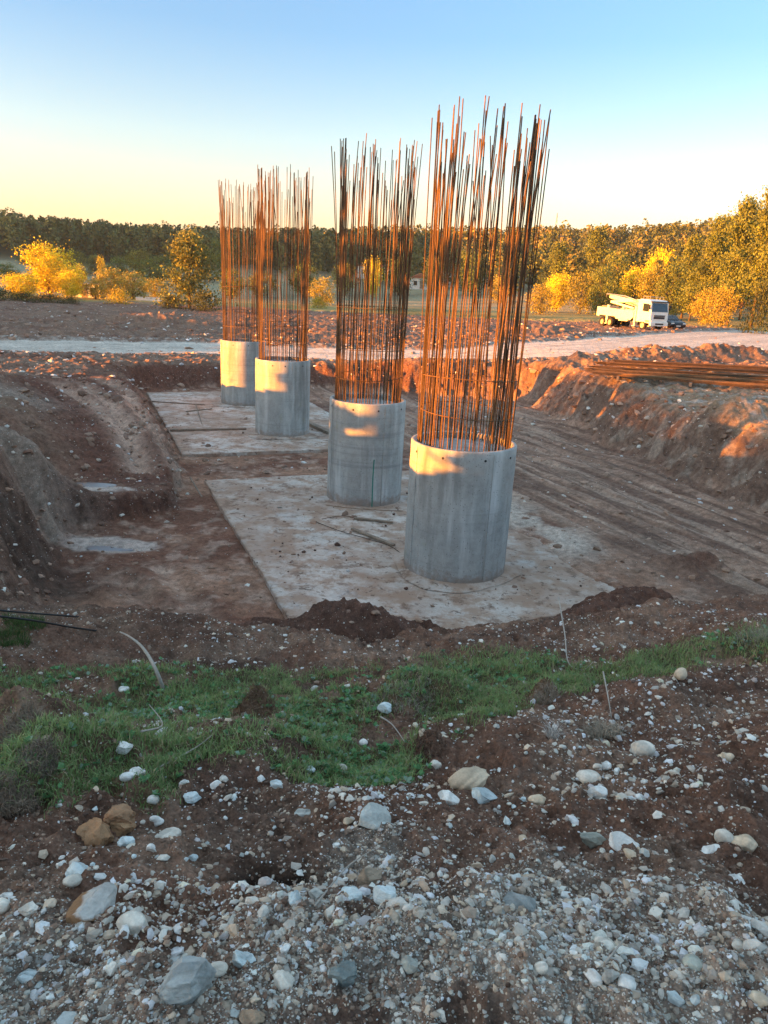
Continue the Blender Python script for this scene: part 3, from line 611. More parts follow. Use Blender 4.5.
# individual stones that can be told apart: px, py, width in px, colour, form, label
W_=(.78,.75,.68);B_=(.58,.64,.62);T_=(.68,.53,.37);G_=(.48,.48,.43);C_=(.72,.65,.54)
st=[(470,778,42,T_,.45,'long tan boulder lying at the grass edge, right of centre','r'),
(482,795,30,B_,.6,'pale blue stone just below the long tan boulder','a'),(448,797,22,W_,.5,'whitish flat stone left of the pale blue one','a'),
(341,768,13,C_,.9,'single cream rounded stone standing in the grass','r'),(372,816,38,G_,.55,'grey rock with an orange end in the middle of the dark soil','a'),
(186,975,56,(.36,.38,.36),.8,'big pale rugged boulder at the bottom left','a'),(96,903,50,(.50,.47,.42),.7,'large white rock with a brown band, left side','a'),
(80,869,30,B_,.5,'flat bluish stone just above the rock with the brown band','a'),(133,921,30,C_,.7,'rounded pale rock right of the rock with the brown band','r'),
(242,957,26,B_,.9,'blue grey blocky stone right of the big bottom left boulder','a'),(217,968,20,C_,.8,'cream stone touching the blue grey block','r'),
(98,832,48,(.33,.19,.10),.6,'ochre lumpy clay rock under the grass on the left','a'),(118,817,34,(.35,.20,.11),.8,'upper lump of ochre clay on the left','a'),(122,826,26,(.36,.21,.11),.6,'smaller ochre clay lump beside the big ones','a'),
(123,746,16,W_,.6,'white angular stone in the left grass','a'),(164,733,18,W_,.5,'white and dark broken rock at the upper left of the soil','a'),(124,689,10,W_,.7,'white stone on the far edge of the left grass','r'),
(127,776,14,W_,.6,'left stone of a touching white pair in the left grass','r'),(138,772,16,W_,.6,'right stone of a touching white pair in the left grass','a'),
(154,799,13,W_,.8,'round white stone under the left grass','r'),(193,797,18,B_,.5,'blue white block like stone in the soil under the left grass','a'),(156,820,15,W_,.7,'white oval stone right of the ochre clay','r'),(152,848,12,W_,.8,'upright white stone below the oval one','a'),(167,836,26,C_,.45,'long pale stone lying askew below the left grass','a'),(126,841,17,B_,.7,'bluish stone touching the ochre clay lump','a'),
(184,783,10,W_,.7,'small white stone at the top of the dark heap','a'),
(277,783,14,B_,.7,'small bluish stone at the lower edge of the middle grass','a'),(303,813,17,G_,.6,'grey stone under the middle grass','a'),(385,708,15,B_,.9,'bluish stone on the bare patch at the grass crest','a'),(363,742,9,W_,.8,'little white stone in the middle grass','r'),(315,688,8,W_,.9,'white round stone on the crest of the middle grass','r'),(435,764,12,C_,.9,'cream stone at the foot of the brown tussock','r'),
(680,673,14,T_,.9,'tan round stone in the right hand grass','r'),(642,748,22,C_,.8,'cream boulder on the right hand slope','r'),(725,757,16,T_,.8,'tan stone on the right hand slope','r'),(596,790,20,W_,.8,'white chipped stone in the soil right of centre','a'),(588,776,24,C_,.5,'cream flat stone just above the white chipped one','r'),(537,799,18,T_,.5,'orange tan stone on the soil right of centre','r'),(606,765,12,W_,.6,'white stone above the cream flat stone','r'),(597,766,9,C_,.7,'small cream stone beside the white one above','r'),
(723,835,18,C_,1.,'upright cream cobble at the right','r'),(744,842,26,T_,.6,'tan cobble leaning on the upright one at the right','r'),(592,838,30,(.34,.35,.29),.6,'mossy grey rock at the top of the gravel, right side','a'),(620,842,34,W_,.35,'long white slab like stone beside the mossy grey rock','a'),
(693,962,20,(.45,.46,.38),.7,'smooth greenish cobble at the bottom right','r'),(603,944,20,C_,.5,'cream elongated stone in the gravel at the right','r'),(541,967,13,C_,.9,'standing cream pebble in the gravel','r'),(610,974,18,(.42,.40,.35),.9,'square beige stone in the gravel at the right','a'),(675,996,18,B_,.8,'teal grey stone at the bottom right','a'),(695,1000,11,B_,1.2,'narrow bluish stone beside the teal grey one','a'),(758,998,18,T_,.6,'tan stone at the bottom right corner','r'),
(411,963,20,(.42,.42,.36),1.1,'pale wedge stone standing in the middle gravel','a'),(342,971,28,(.24,.27,.25),.9,'dark greenish wedge shaped stone in the middle gravel','a'),(353,893,26,B_,.7,'flat blue grey stone in the upper middle gravel','a'),(384,892,24,B_,.8,'blue white block right of the flat blue grey stone','a'),(370,878,24,(.36,.28,.20),1.,'brown triangular rock above the blue white block','a'),(294,897,16,B_,.9,'bluish stone at the top left of the gravel','a'),(316,893,18,G_,.8,'grey stone next to the dark hollow','a'),(520,902,36,(.30,.31,.29),.5,'dark grey sloping rock in the right gravel','a'),(283,978,22,C_,.7,'cream stone in the lower middle gravel','r'),(2,904,16,C_,1.,'cream round stone at the left margin','r'),(30,908,20,C_,.6,'pale stone near the left margin','a'),(8,897,14,W_,.6,'white stone at the left margin','a'),(28,975,20,B_,.6,'bluish flat stone at the bottom left','a'),(68,1020,24,B_,.6,'bluish stone on the bottom left edge','a'),(252,1015,24,(.38,.27,.18),.7,'brown stone on the bottom edge','a'),(440,1014,14,C_,.8,'pale stone on the bottom edge, middle','a'),(738,945,14,C_,.7,'tiny cream stone at the right margin','r'),(736,880,18,W_,.4,'white flat stone right of the slope','a'),(712,850,24,W_,.4,'white stone below the two right hand cobbles','a')]
def rock_mesh(w,form,round_,col,seed):
    V,Fc=(ico(3 if w==1. else 4));rg=np.random.default_rng(seed);Wv=V.copy()
    if round_:
        Wv*=(1+.10*np.sin(V@rg.normal(size=3)*2.2+rg.uniform(0,6))+.05*np.sin(V@rg.normal(size=3)*5))[:,None]
        for j in range(3):
            nrm=rg.normal(size=3);nrm/=np.linalg.norm(nrm);dd=Wv@nrm;Wv=Wv-np.outer(np.maximum(dd-.82,0),nrm)*.8
    else:
        for j in range(12):
            nrm=rg.normal(size=3);nrm/=np.linalg.norm(nrm);dd=Wv@nrm;Wv=Wv-np.outer(np.maximum(dd-rg.uniform(.5,.8),0),nrm)
        R3=np.linalg.qr(rg.normal(size=(3,3)))[0];Q3=V@R3;amp=1.6 if col[0]<.4 and col[2]<.15 else 1.;Wv*=(1+amp*(.13*fbm(Q3[:,0]*2.2+Q3[:,2]*1.7,Q3[:,1]*2.2-Q3[:,2]*.9,4,seed%97)+.08*fbm(Q3[:,0]*6+Q3[:,2]*4,Q3[:,1]*6-Q3[:,2]*3,3,seed%89)))[:,None]
    Wv=Wv/np.abs(Wv).max(0)*np.array([w/2,w/2*rg.uniform(.65,.9),w/2*min(1.3,max(.5,form))])
    c=np.tile(np.array(col),(len(V),1));k=.5+.5*np.sin(V@rg.normal(size=3)*2.4+rg.uniform(0,6));c=c*(1-.25*sst(.5,.8,k))[:,None]
    return mesh_np('rock',Wv,Fc,3,c,round_)
def special(c,V): return c
for i,(px,py,w,c,form,lab,kd) in enumerate(st):
    h=hit(px,py+w*form*.3);D=float((h-CC)@cf);wm=w*D/F*1.08
    me=rock_mesh(wm,form,kd=='r',c,500+i)
    if lab.startswith('large white rock with a brown band') or 'orange end' in lab:
        cc=np.ones((len(me.vertices),4),np.float32);me.color_attributes['Col'].data.foreach_get('color',cc.ravel());vv=np.array([v.co[:] for v in me.vertices])/wm
        b_=(np.abs(vv[:,2]+.25*vv[:,0])<.10)&(vv[:,0]<.25) if 'band' in lab else (vv[:,0]<-.28)
        cc[b_,:3]=(.27,.15,.075);me.color_attributes['Col'].data.foreach_set('color',cc.ravel())
    o=link('clay_lump' if 'clay' in lab else ('boulder' if w>28 else 'stone'),me,M['stone'],loc=(h[0],h[1],h[2]+wm*form*.22),rot=(random.uniform(-.15,.15),random.uniform(-.15,.15),random.uniform(-.4,.4)))
    tag(o,lab,'clay lump' if 'clay' in lab else 'rock','larger stones on the mound')
# further countable small cobbles, alike, in three bands
protos=[rock_mesh(1.,f,rd_,c,900+k) for k,(f,rd_,c) in enumerate([(.6,True,W_),(.7,False,W_),(.6,True,C_),(.8,False,G_),(.6,False,B_),(.5,True,T_)])]
x,y,r,rg=polar(700,1.4,5.,-27,27,15);gm=grassmask(x,y,r);ok=rg.random(len(x))<(1-.8*gm);x,y,r=x[ok][:210],y[ok][:210],r[ok][:210];zc=Zs(x,y,False)
for i in range(len(x)):
    pr=protos[int(rg.integers(0,6))];o=link('cobble',pr,M['stone'],loc=(x[i],y[i],zc[i]+.004),rot=(rg.uniform(-.3,.3),rg.uniform(-.3,.3),rg.uniform(0,6)))
    s=float(np.clip(.017+.008*rg.pareto(2.),.015,.055))*(.85+.1*r[i]);o.scale=(s,s,s*.9)
    if gm[ok][:210][i]>.5: tag(o,'small pale cobble half hidden in the strip of grass','cobble','small cobbles in the grass strip')
    elif r[i]<2.2: tag(o,'small cobble bedded in the gravel closest to the camera','cobble','small cobbles in the near gravel')
    else: tag(o,'small cobble strewn over the bare dark soil of the mound','cobble','small cobbles on the bare soil')
# ------------------------------------------------------------------ grass, weeds, dry tufts
def blades(px,py,pz,h,wd,lean,cols,rg,seg=2):
    k=len(px);a=rg.uniform(0,2*math.pi,k);dx,dy=np.cos(a),np.sin(a);la=rg.uniform(0,2*math.pi,k);lx,ly=np.cos(la)*lean,np.sin(la)*lean
    V=np.empty((k,5,3));
    for i,(u,wk) in enumerate(((0,1),(.55,.8))):
        bx=px+lx*h*u*u;by=py+ly*h*u*u;bz=pz+h*u*(1-.2*lean*u)
        V[:,2*i,0]=bx-dx*wd*wk/2;V[:,2*i,1]=by-dy*wd*wk/2;V[:,2*i,2]=bz
        V[:,2*i+1,0]=bx+dx*wd*wk/2;V[:,2*i+1,1]=by+dy*wd*wk/2;V[:,2*i+1,2]=bz
    V[:,4,0]=px+lx*h;V[:,4,1]=py+ly*h;V[:,4,2]=pz+h*(1-.45*lean)
    b=np.arange(k)[:,None]*5
    T=np.concatenate([b+np.array([0,1,3]),b+np.array([0,3,2]),b+np.array([2,3,4])])
    return V.reshape(-1,3),T,np.repeat(cols,5,0)
x,y,r,rg=polar(230000,2.2,6.,-38,38,16);gm=grassmask(x,y,r);keep=rg.random(len(x))<gm**1.3;x,y,r=x[keep],y[keep],r[keep];z=Zs(x,y,False)
h=rg.uniform(.025,.07,len(x))*(.6+.9*vn(x*4,y*4,141));cA=np.array((.13,.21,.075));cB=np.array((.32,.40,.15));k=rg.random((len(x),1))*.6+.4*vn(x*2,y*2,142)[:,None];cc=cA*(1-k)+cB*k
dry=rg.random(len(x))<.14;cc[dry]=(.38,.31,.18)
V,T,C_l=blades(x,y,z-.004,h,rg.uniform(.003,.006,len(x)),rg.uniform(.2,.9,len(x)),cc,rg)
tag(link('grass',mesh_np('grass',V,T,3,C_l),M['grass']),kind='stuff')
# broad leaved weeds: small rosettes
x,y,r,rg=polar(9000,2.2,5.8,-38,38,17);gm=grassmask(x,y,r);cl=sst(.5,.7,vn(x*1.5,y*1.5,151));keep=rg.random(len(x))<gm*np.clip(cl*.8+.12,0,1);x,y=x[keep],y[keep];nW=len(x);z=Zs(x,y,False)
Vs=[];Ts=[];Cs=[];cnt=0
for j in range(6):
    a=rg.uniform(0,6.28,nW)+j*1.05;Ln=rg.uniform(.012,.034,nW);wd=Ln*.42;el=rg.uniform(.2,.9,nW);dx,dy=np.cos(a),np.sin(a)
    P0=np.stack([x,y,z+.012],1);T1=P0+np.stack([dx*Ln*np.cos(el),dy*Ln*np.cos(el),Ln*np.sin(el)],1);Md=(P0+T1)/2;sd_=np.stack([-dy*wd,dx*wd,0*wd],1)
    Md1=Md+sd_+[0,0,.003];Md2=Md-sd_+[0,0,.003];Vv=np.stack([P0,Md1,T1,Md2],1).reshape(-1,3);b=np.arange(nW)[:,None]*4+cnt
    Ts.append(np.concatenate([b+np.array([0,1,2]),b+np.array([0,2,3])]));Vs.append(Vv);cnt+=nW*4
    cw=np.array((.09,.21,.075))*rg.uniform(.7,1.5,(nW,1))*np.array((1,1,1.));bl=rg.random(nW)<.25;cw[bl]=np.array((.22,.31,.22));Cs.append(np.repeat(cw,4,0))
tag(link('ground_cover_weeds',mesh_np('weeds',np.vstack(Vs),np.vstack(Ts),3,np.vstack(Cs)),M['grass']),kind='stuff')
def tuft(px,py,w,n,hh,col,label,name='dry_tuft',cat='dry grass',droop=.8,z=None):
    c=hit(px,py);D=float((c-CC)@cf);R=w*D/F/2;rg=np.random.default_rng(px*7+py);a=rg.uniform(0,6.28,n);q=R*np.sqrt(rg.random(n))*.8
    x=c[0]+q*np.cos(a);y=c[1]+q*np.sin(a);z=Zs(x,y,False);cc=np.array(col)*rg.uniform(.6,1.35,(n,1))
    V,T,Cl=blades(x,y,z,rg.uniform(.4,1.2,n)*hh,np.full(n,.0028),rg.uniform(.4,1.3,n)*droop,cc,rg)
    return tag(link(name,mesh_np(name,V,T,3,Cl),M['straw']),label,cat,'dry tufts on the mound')
tuft(14,728,60,1500,.07,(.24,.18,.13),'upper grey brown clump of dead grass hanging at the left margin')
tuft(12,798,56,1500,.065,(.21,.155,.11),'lower grey brown clump of dead grass at the left margin')
tuft(40,762,44,1000,.06,(.22,.17,.125),'middle grey brown clump of dead grass near the left margin')
tuft(602,735,46,900,.09,(.34,.28,.21),'pale straw tuft in the bare soil at the right end of the grass')
tuft(258,706,44,1400,.05,(.22,.14,.09),'brown tussock with matted roots in the left half of the grass','tussock','tussock')
tuft(428,748,44,1200,.035,(.16,.10,.07),'dark brown earthy tussock in the middle of the grass','tussock','tussock')
tuft(545,698,26,500,.07,(.30,.24,.18),'small straw coloured clump on the right part of the grass')
tuft(400,690,90,900,.05,(.30,.26,.2),'thin dry grass on the bare crest above the pit')
tuft(552,738,14,140,.10,(.45,.42,.38),'upright bleached stalks beside the dark soil right of the grass')
tuft(758,640,50,500,.10,(.30,.27,.2),'straw at the far right end of the crest')
tuft(25,625,50,900,.08,(.06,.10,.03),'green grass patch on the left bank above the dark hollow','grass_tuft','grass')
tuft(8,640,50,900,.08,(.06,.10,.03),'green grass patch at the very left of the bank','grass_tuft','grass')
tuft(545,445,1,2,.02,(.3,.25,.2),'x') if False else None
# twigs, sticks, cables, planks
def stick(pts,rad,label,name='twig',mt='hose',cat='twig',lift=.015,n=6,grp=None,taper=True):
    P=[]
    for px,py,*up in pts:
        h=hit(px,py);P.append(h+np.array([0,0,lift+(up[0] if up else 0)]))
    # smooth
    Q=[]
    for i in range(len(P)-1):
        p0=P[max(i-1,0)];p1=P[i];p2=P[i+1];p3=P[min(i+2,len(P)-1)]
        for t in np.linspace(0,1,6,endpoint=False):
            Q.append(.5*((2*p1)+(p2-p0)*t+(2*p0-5*p1+4*p2-p3)*t*t+(3*p1-p0-3*p2+p3)*t**3))
    Q.append(P[-1]);k=len(Q);rr=[rad*(1-.6*i/k) if taper else rad for i in range(k)]
    return tag(MB().tube(Q,rr,n).build(name,M[mt],None,True),label,cat,grp)
def free(P,rad,label,name,mt,cat,taper=False,n=6):
    Q=[];P=[np.array(p,float) for p in P]
    for i in range(len(P)-1):
        p0=P[max(i-1,0)];p1=P[i];p2=P[i+1];p3=P[min(i+2,len(P)-1)]
        for t in np.linspace(0,1,8,endpoint=False):Q.append(.5*((2*p1)+(p2-p0)*t+(2*p0-5*p1+4*p2-p3)*t*t+(3*p1-p0-3*p2+p3)*t**3))
    Q.append(P[-1]);k=len(Q);rr=[rad*(1-.6*i/k) if taper else rad for i in range(k)]
    return tag(MB().tube(Q,rr,n).build(name,M[mt],None,True),label,cat)
free([atd(-40,607,5.6),atd(30,613,5.9),atd(110,620,6.5),atd(190,632,7.4),atd(255,645,8.6),atd(300,652,9.6)],.008,'upper thin dark cable strung over the hollow at the left','cable','cable','cable')
free([atd(-40,612,5.2),atd(30,620,5.4),atd(70,627,5.7),atd(105,632,6.1),atd(124,636,6.3)],.008,'lower short dark cable over the hollow at the left','cable','cable','cable')
a_=hit(165,690);free([a_+[0,0,-.03],atd(155,668,a_[1]*1.02+.15),atd(143,648,a_[1]+.5),atd(130,637,a_[1]+.8),atd(120,632,a_[1]+1.)],.014,'pale curved stick rising out of the left grass','stick','hose','stick',True)
stick([(555,626,.25),(563,648,.1),(568,664),(582,672),(592,668,.03)],.006,'thin pale twig sticking up at the far edge of the right grass')
stick([(142,744,.05),(163,736,.05),(150,722,.10)],.005,'forked grey twig in the left grass')
stick([(160,770),(195,757,.03),(212,750,.06)],.004,'long thin twig in the left grass')
stick([(600,692,.12),(606,708,.06),(611,720)],.005,'bleached twig leaning over the right hand soil')
stick([(380,722,.02),(392,732,.03),(405,745)],.005,'short twig in the middle grass')
stick([(315,910),(345,880,.03),(368,868,.05)],.0035,'thin root over the gravel near the dark hollow')
stick([(604,968),(617,957,.02),(628,948,.04)],.003,'tiny pale twig in the right gravel')
def slabpt(px,py,up=0): return unz(px,py,-2.49+up)
def bar2(p,q,w,h,label,name,cat,mt='wood',z=0):
    a=slabpt(*p,z);b=slabpt(*q,z);c=(a+b)/2;L=np.linalg.norm(b-a);ang=math.atan2(b[1]-a[1],b[0]-a[0])
    o=MB().box((0,0,0),(L,w,h)).build(name,M[mt],None,bevel=.006,loc=(c[0],c[1],c[2]+h/2),rot=(0,0.01,ang));return tag(o,label,cat)
bar2((354,519),(393,523),.08,.045,'short dark board lying on the slab between the two near piers','board','board')
bar2((352,530),(394,546),.09,.05,'long grey plank lying askew in front of the second pier','plank','plank')
bar2((170,431),(246,429),.16,.06,'dark long timber lying across the near edge of the far slab','timber','timber',z=.0)
bar2((190,478),(202,497),.04,.03,'thin lath lying on the left corner of the near slab','lath','lath')
bar2((300,421),(330,434),.25,.12,'stacked dark boards behind the third pier','boards','boards')
bar2((152,402),(205,405),.05,.04,'thin batten lying on the far slab left of the farthest pier','batten','batten')
bar2((186,412),(212,409),.05,.04,'short batten on the far slab near the third pier','batten','batten')
bar2((196,405),(202,424),.04,.03,'narrow lath pointing to the camera on the far slab','lath','lath')
bar2((255,432),(300,430),.03,.03,'rusty bar offcut on the far slab by the third pier','steel_offcut','steel offcut','rust')
def onslabwire(pts,label,rad=.007,name='wire'):
    P=[slabpt(px,py,.015) for px,py in pts];return free(P,rad,label,name,'rust','wire')
onslabwire([(314,521),(340,531),(365,538),(390,546),(404,556)],'bent rusty wire lying past the long grey plank')
onslabwire([(326,505),(350,508),(378,510),(403,511)],'straight rusty wire at the foot of the second pier')
onslabwire([(322,519),(340,516),(356,517)],'short crooked wire left of the dark board',.006)
# loose lumps on the near slab
rg=np.random.default_rng(77);lump=[rock_mesh(1.,.7,False,(.10,.055,.04),1500+k) for k in range(4)]
for i in range(60):
    nn_=rg.uniform(.2,6.);dd_=rg.uniform(.3,9.5);x_=O2[0]+nn_*N2[0]+dd_*D2[0];y_=O2[1]+nn_*N2[1]+dd_*D2[1]
    if any(math.hypot(x_-a,y_-b)<1.15 for a,b in ((1.5,14.38),(-.574,19.38))):continue
    o=link('mud_lump',lump[i%4],M['stone'],loc=(x_,y_,-2.485),rot=(0,0,rg.uniform(0,6)));s=float(np.clip(.03+.03*rg.pareto(2.5),.03,.16));o.scale=(s,s,s)
    tag(o,'small dark lump of mud dropped on the nearer slab','mud lump','mud lumps on the nearer slab')
# ------------------------------------------------------------------ rebar stacks on the right bank
def rebar_stack(p,q,nb,w,label,seed,layers=3):
    a=np.array(p);b=np.array(q);c=(a+b)/2;L=np.hypot(*(b-a)[:2]);ang=math.atan2(b[1]-a[1],b[0]-a[0]);rr=random.Random(seed)
    xs=np.array([a[0]+(b[0]-a[0])*t for t in np.linspace(0,1,9)]);ys=np.array([a[1]+(b[1]-a[1])*t for t in np.linspace(0,1,9)]);zz=float(Zs(xs,ys,False).max())+.02
    t=thing('rebar_bundle',label,'steel bars',(c[0],c[1],zz),ang,'bundles of reinforcing bars by the pit')
    for k in range(nb):
        ly=k%layers;yy=(rr.random()-.5)*w*(1-.2*ly);off=rr.uniform(-.35,.35)
        MB().tube([(-L/2+off,yy,.03+ly*.035),(-L/4+off,yy+rr.uniform(-.02,.02),.03+ly*.035),(0,yy+rr.uniform(-.03,.03),.02+ly*.04),(L/2+off,yy+rr.uniform(-.04,.04),.03+ly*.035)],.017,5).build('rebar',M['rust'],t)
    for s in(-.35,0,.35):MB().box((L*s,0,-.06),(.1,w+.3,.16)).build('bearer',M['wood'],t)
zb=-.15
for i,(p,q,lab) in enumerate([((590,373),(800,391),'nearest bundle of long rusty bars on the right bank'),((592,371.5),(800,386.5),'second bundle of long rusty bars from the pit edge'),((596,369.5),(805,382.5),'third bundle of long rusty bars from the pit edge'),((602,367.5),(810,378.5),'fourth bundle of rusty bars from the pit edge'),((612,366),(815,375),'farthest bundle of rusty bars from the pit edge, nearest the road')]):
    rebar_stack(unz(*p,zb),unz(*q,zb),26,1.25,lab,i)
# ------------------------------------------------------------------ trees
def crown(name,H,R,shape,n,ls,c1,c2,seed,clumps=60,base=.25,squash=1.,flatl=0):
    rg=np.random.default_rng(seed);C=[]
    while len(C)<clumps:
        u=rg.random();zc=base+(1-base)*u
        if shape=='round':rad=math.sqrt(max(0,1-(2*u-1)**2))**.8
        elif shape=='pine':rad=(1-u)**.6*(.55+.45*math.sin(u*19+seed))+.12
        elif shape=='cone':rad=(1-u)**.8+.08
        elif shape=='poplar':rad=min(1,u*4+.5)*(1-u**3)**.8+.03
        else:rad=math.sqrt(max(0,1-u*u))
        a=rg.uniform(0,6.28);q=math.sqrt(rg.uniform(.15,1))*rad
        C.append((q*R*math.cos(a)*(1+.25*math.sin(a*2+seed)),q*R*math.sin(a),zc*H,rg.uniform(.6,1.25)))
    C=np.array(C);k=rg.integers(0,clumps,n);cs=.9*R*(6./clumps)**(1/2.2)*(1.2 if shape!='poplar' else 1.)
    P=C[k,:3]+rg.normal(size=(n,3))*((.6 if shape=='poplar' else 1.)*cs*C[k,3])[:,None]*np.array([1,1,.62 if shape in('pine','cone') else .85])*.62
    nrm=rg.normal(size=(n,3));nrm[:,2]+=flatl;nrm/=np.linalg.norm(nrm,axis=1)[:,None];t=np.cross(nrm,rg.normal(size=(n,3)));t/=np.linalg.norm(t,axis=1)[:,None];b=np.cross(nrm,t)
    s=(ls*rg.uniform(.5,1.3,n))[:,None];e=rg.uniform(.5,1.,(n,1))
    V=np.stack([P-t*s*.5,P+b*s*.5*e,P+t*s*.5,P-b*s*.5*e],1).reshape(-1,3)
    tone=(rg.uniform(.5,1.35,clumps))[k];mixk=np.clip(rg.uniform(0,1,clumps)[k]*.7+rg.random(n)*.3,0,1)[:,None]
    col=(np.array(c1)*(1-mixk)+np.array(c2)*mixk)*tone[:,None]*rg.uniform(.8,1.2,(n,1))
    return mesh_np(name,V,np.arange(n*4).reshape(-1,4),4,np.repeat(col,4,0)),C
def trunkmesh(H,R,r,C,seed,top=.85,limbs=12):
    rg=random.Random(seed);m=MB();pts=[(.02*H*math.sin(k*1.3+seed)*k/6,.02*H*math.cos(k*1.7)*k/6,-.3+(H*top+.3)*k/6) for k in range(7)]
    m.tube(pts,[r*(1.25 if k==0 else 1-.13*k) for k in range(7)],8)
    idx=list(range(len(C)));rg.shuffle(idx)
    for i in idx[:limbs]:
        c=Vector(C[i][:3]);f=max(.15,min(.8,(c.z/H)-.18));p=Vector(pts[min(6,int(f/top*6))]);p=Vector((p.x,p.y,p.z));mid=(p+c)/2+Vector((0,0,-.04*H))
        m.tube([p,mid,c],[r*.35,r*.22,r*.06],5)
    return m.mesh('trunk',True)
PT_={}
def proto(key,H,R,shape,n,ls,c1,c2,seed,r=.2,top=.85,limbs=12,**kw):
    cm,C=crown('crown',H,R,shape,n,ls,c1,c2,seed,**kw);PT_[key]=(cm,trunkmesh(H,R,r,C,seed,top,limbs),H,R)
proto('gold',8,3.6,'round',9000,.30,(.62,.50,.02),(.72,.62,.05),1,clumps=70,base=.18)
proto('amber',6,2.4,'round',4500,.26,(.34,.27,.05),(.46,.40,.08),2,clumps=45,base=.15)
proto('lime',6,1.5,'round',2200,.24,(.35,.32,.05),(.50,.42,.06),3,clumps=36,base=.12)
proto('bush',2.2,2.0,'dome',2400,.18,(.05,.065,.025),(.10,.11,.035),4,clumps=36,base=.0,r=.06,top=.5)
proto('goldbush',2.4,2.2,'dome',2400,.2,(.38,.30,.03),(.5,.42,.06),5,clumps=36,base=.0,r=.06,top=.5)
proto('olive',9,4.2,'pine',7500,.32,(.10,.13,.035),(.27,.26,.07),6,clumps=80,base=.08)
proto('pine',16,4.0,'pine',12000,.34,(.11,.15,.04),(.22,.25,.06),7,clumps=110,base=.28,r=.24,limbs=20)
proto('pine_b',14,3.6,'pine',10000,.34,(.11,.15,.04),(.22,.25,.06),8,clumps=95,base=.15,r=.22,limbs=18)
proto('oak',8,3.4,'round',5000,.32,(.20,.19,.04),(.32,.29,.06),9,clumps=60,base=.12)
proto('green',8,3.2,'round',5000,.32,(.11,.15,.045),(.20,.24,.06),10,clumps=60,base=.1)
proto('poplar',11,.95,'poplar',26000,.28,(.07,.10,.03),(.14,.17,.05),12,clumps=80,base=.0,r=.2,limbs=8)
for _k in ('gold','amber'):pass
_tn={'gold':'autumn_tree','amber':'autumn_tree','lime':'slender_tree','bush':'bush','goldbush':'bush','olive':'broad_tree','pine':'pine_tree','pine_b':'pine_tree','oak':'autumn_tree','green':'broad_tree','poplar':'shade_poplar'}
def tree(key,loc,h,label,group,rz=None,wid=None):
    cm,tm,H,R=PT_[key];s=h/H;t=thing(_tn[key],label,'bush' if 'bush' in key else 'tree',loc,random.uniform(0,6.28) if rz is None else rz,group)
    w_=(wid/2/R) if wid else s;t.scale=(w_,w_,s)
    link('crown',cm,M['leaf'],t);link('trunk',tm,M['bark'],t);return t
def treeat(key,px,py,dist,hpx,wpx,label,group='trees and bushes behind the site'):
    p=atd(px,py,dist);D=float((p-CC)@cf);z=Zp(p[0],p[1],False)
    top=atd(px,py-hpx,dist)[2];tree(key,(p[0],p[1],z-.1),max(.8,top-z),label,group,None,wpx*D/F)
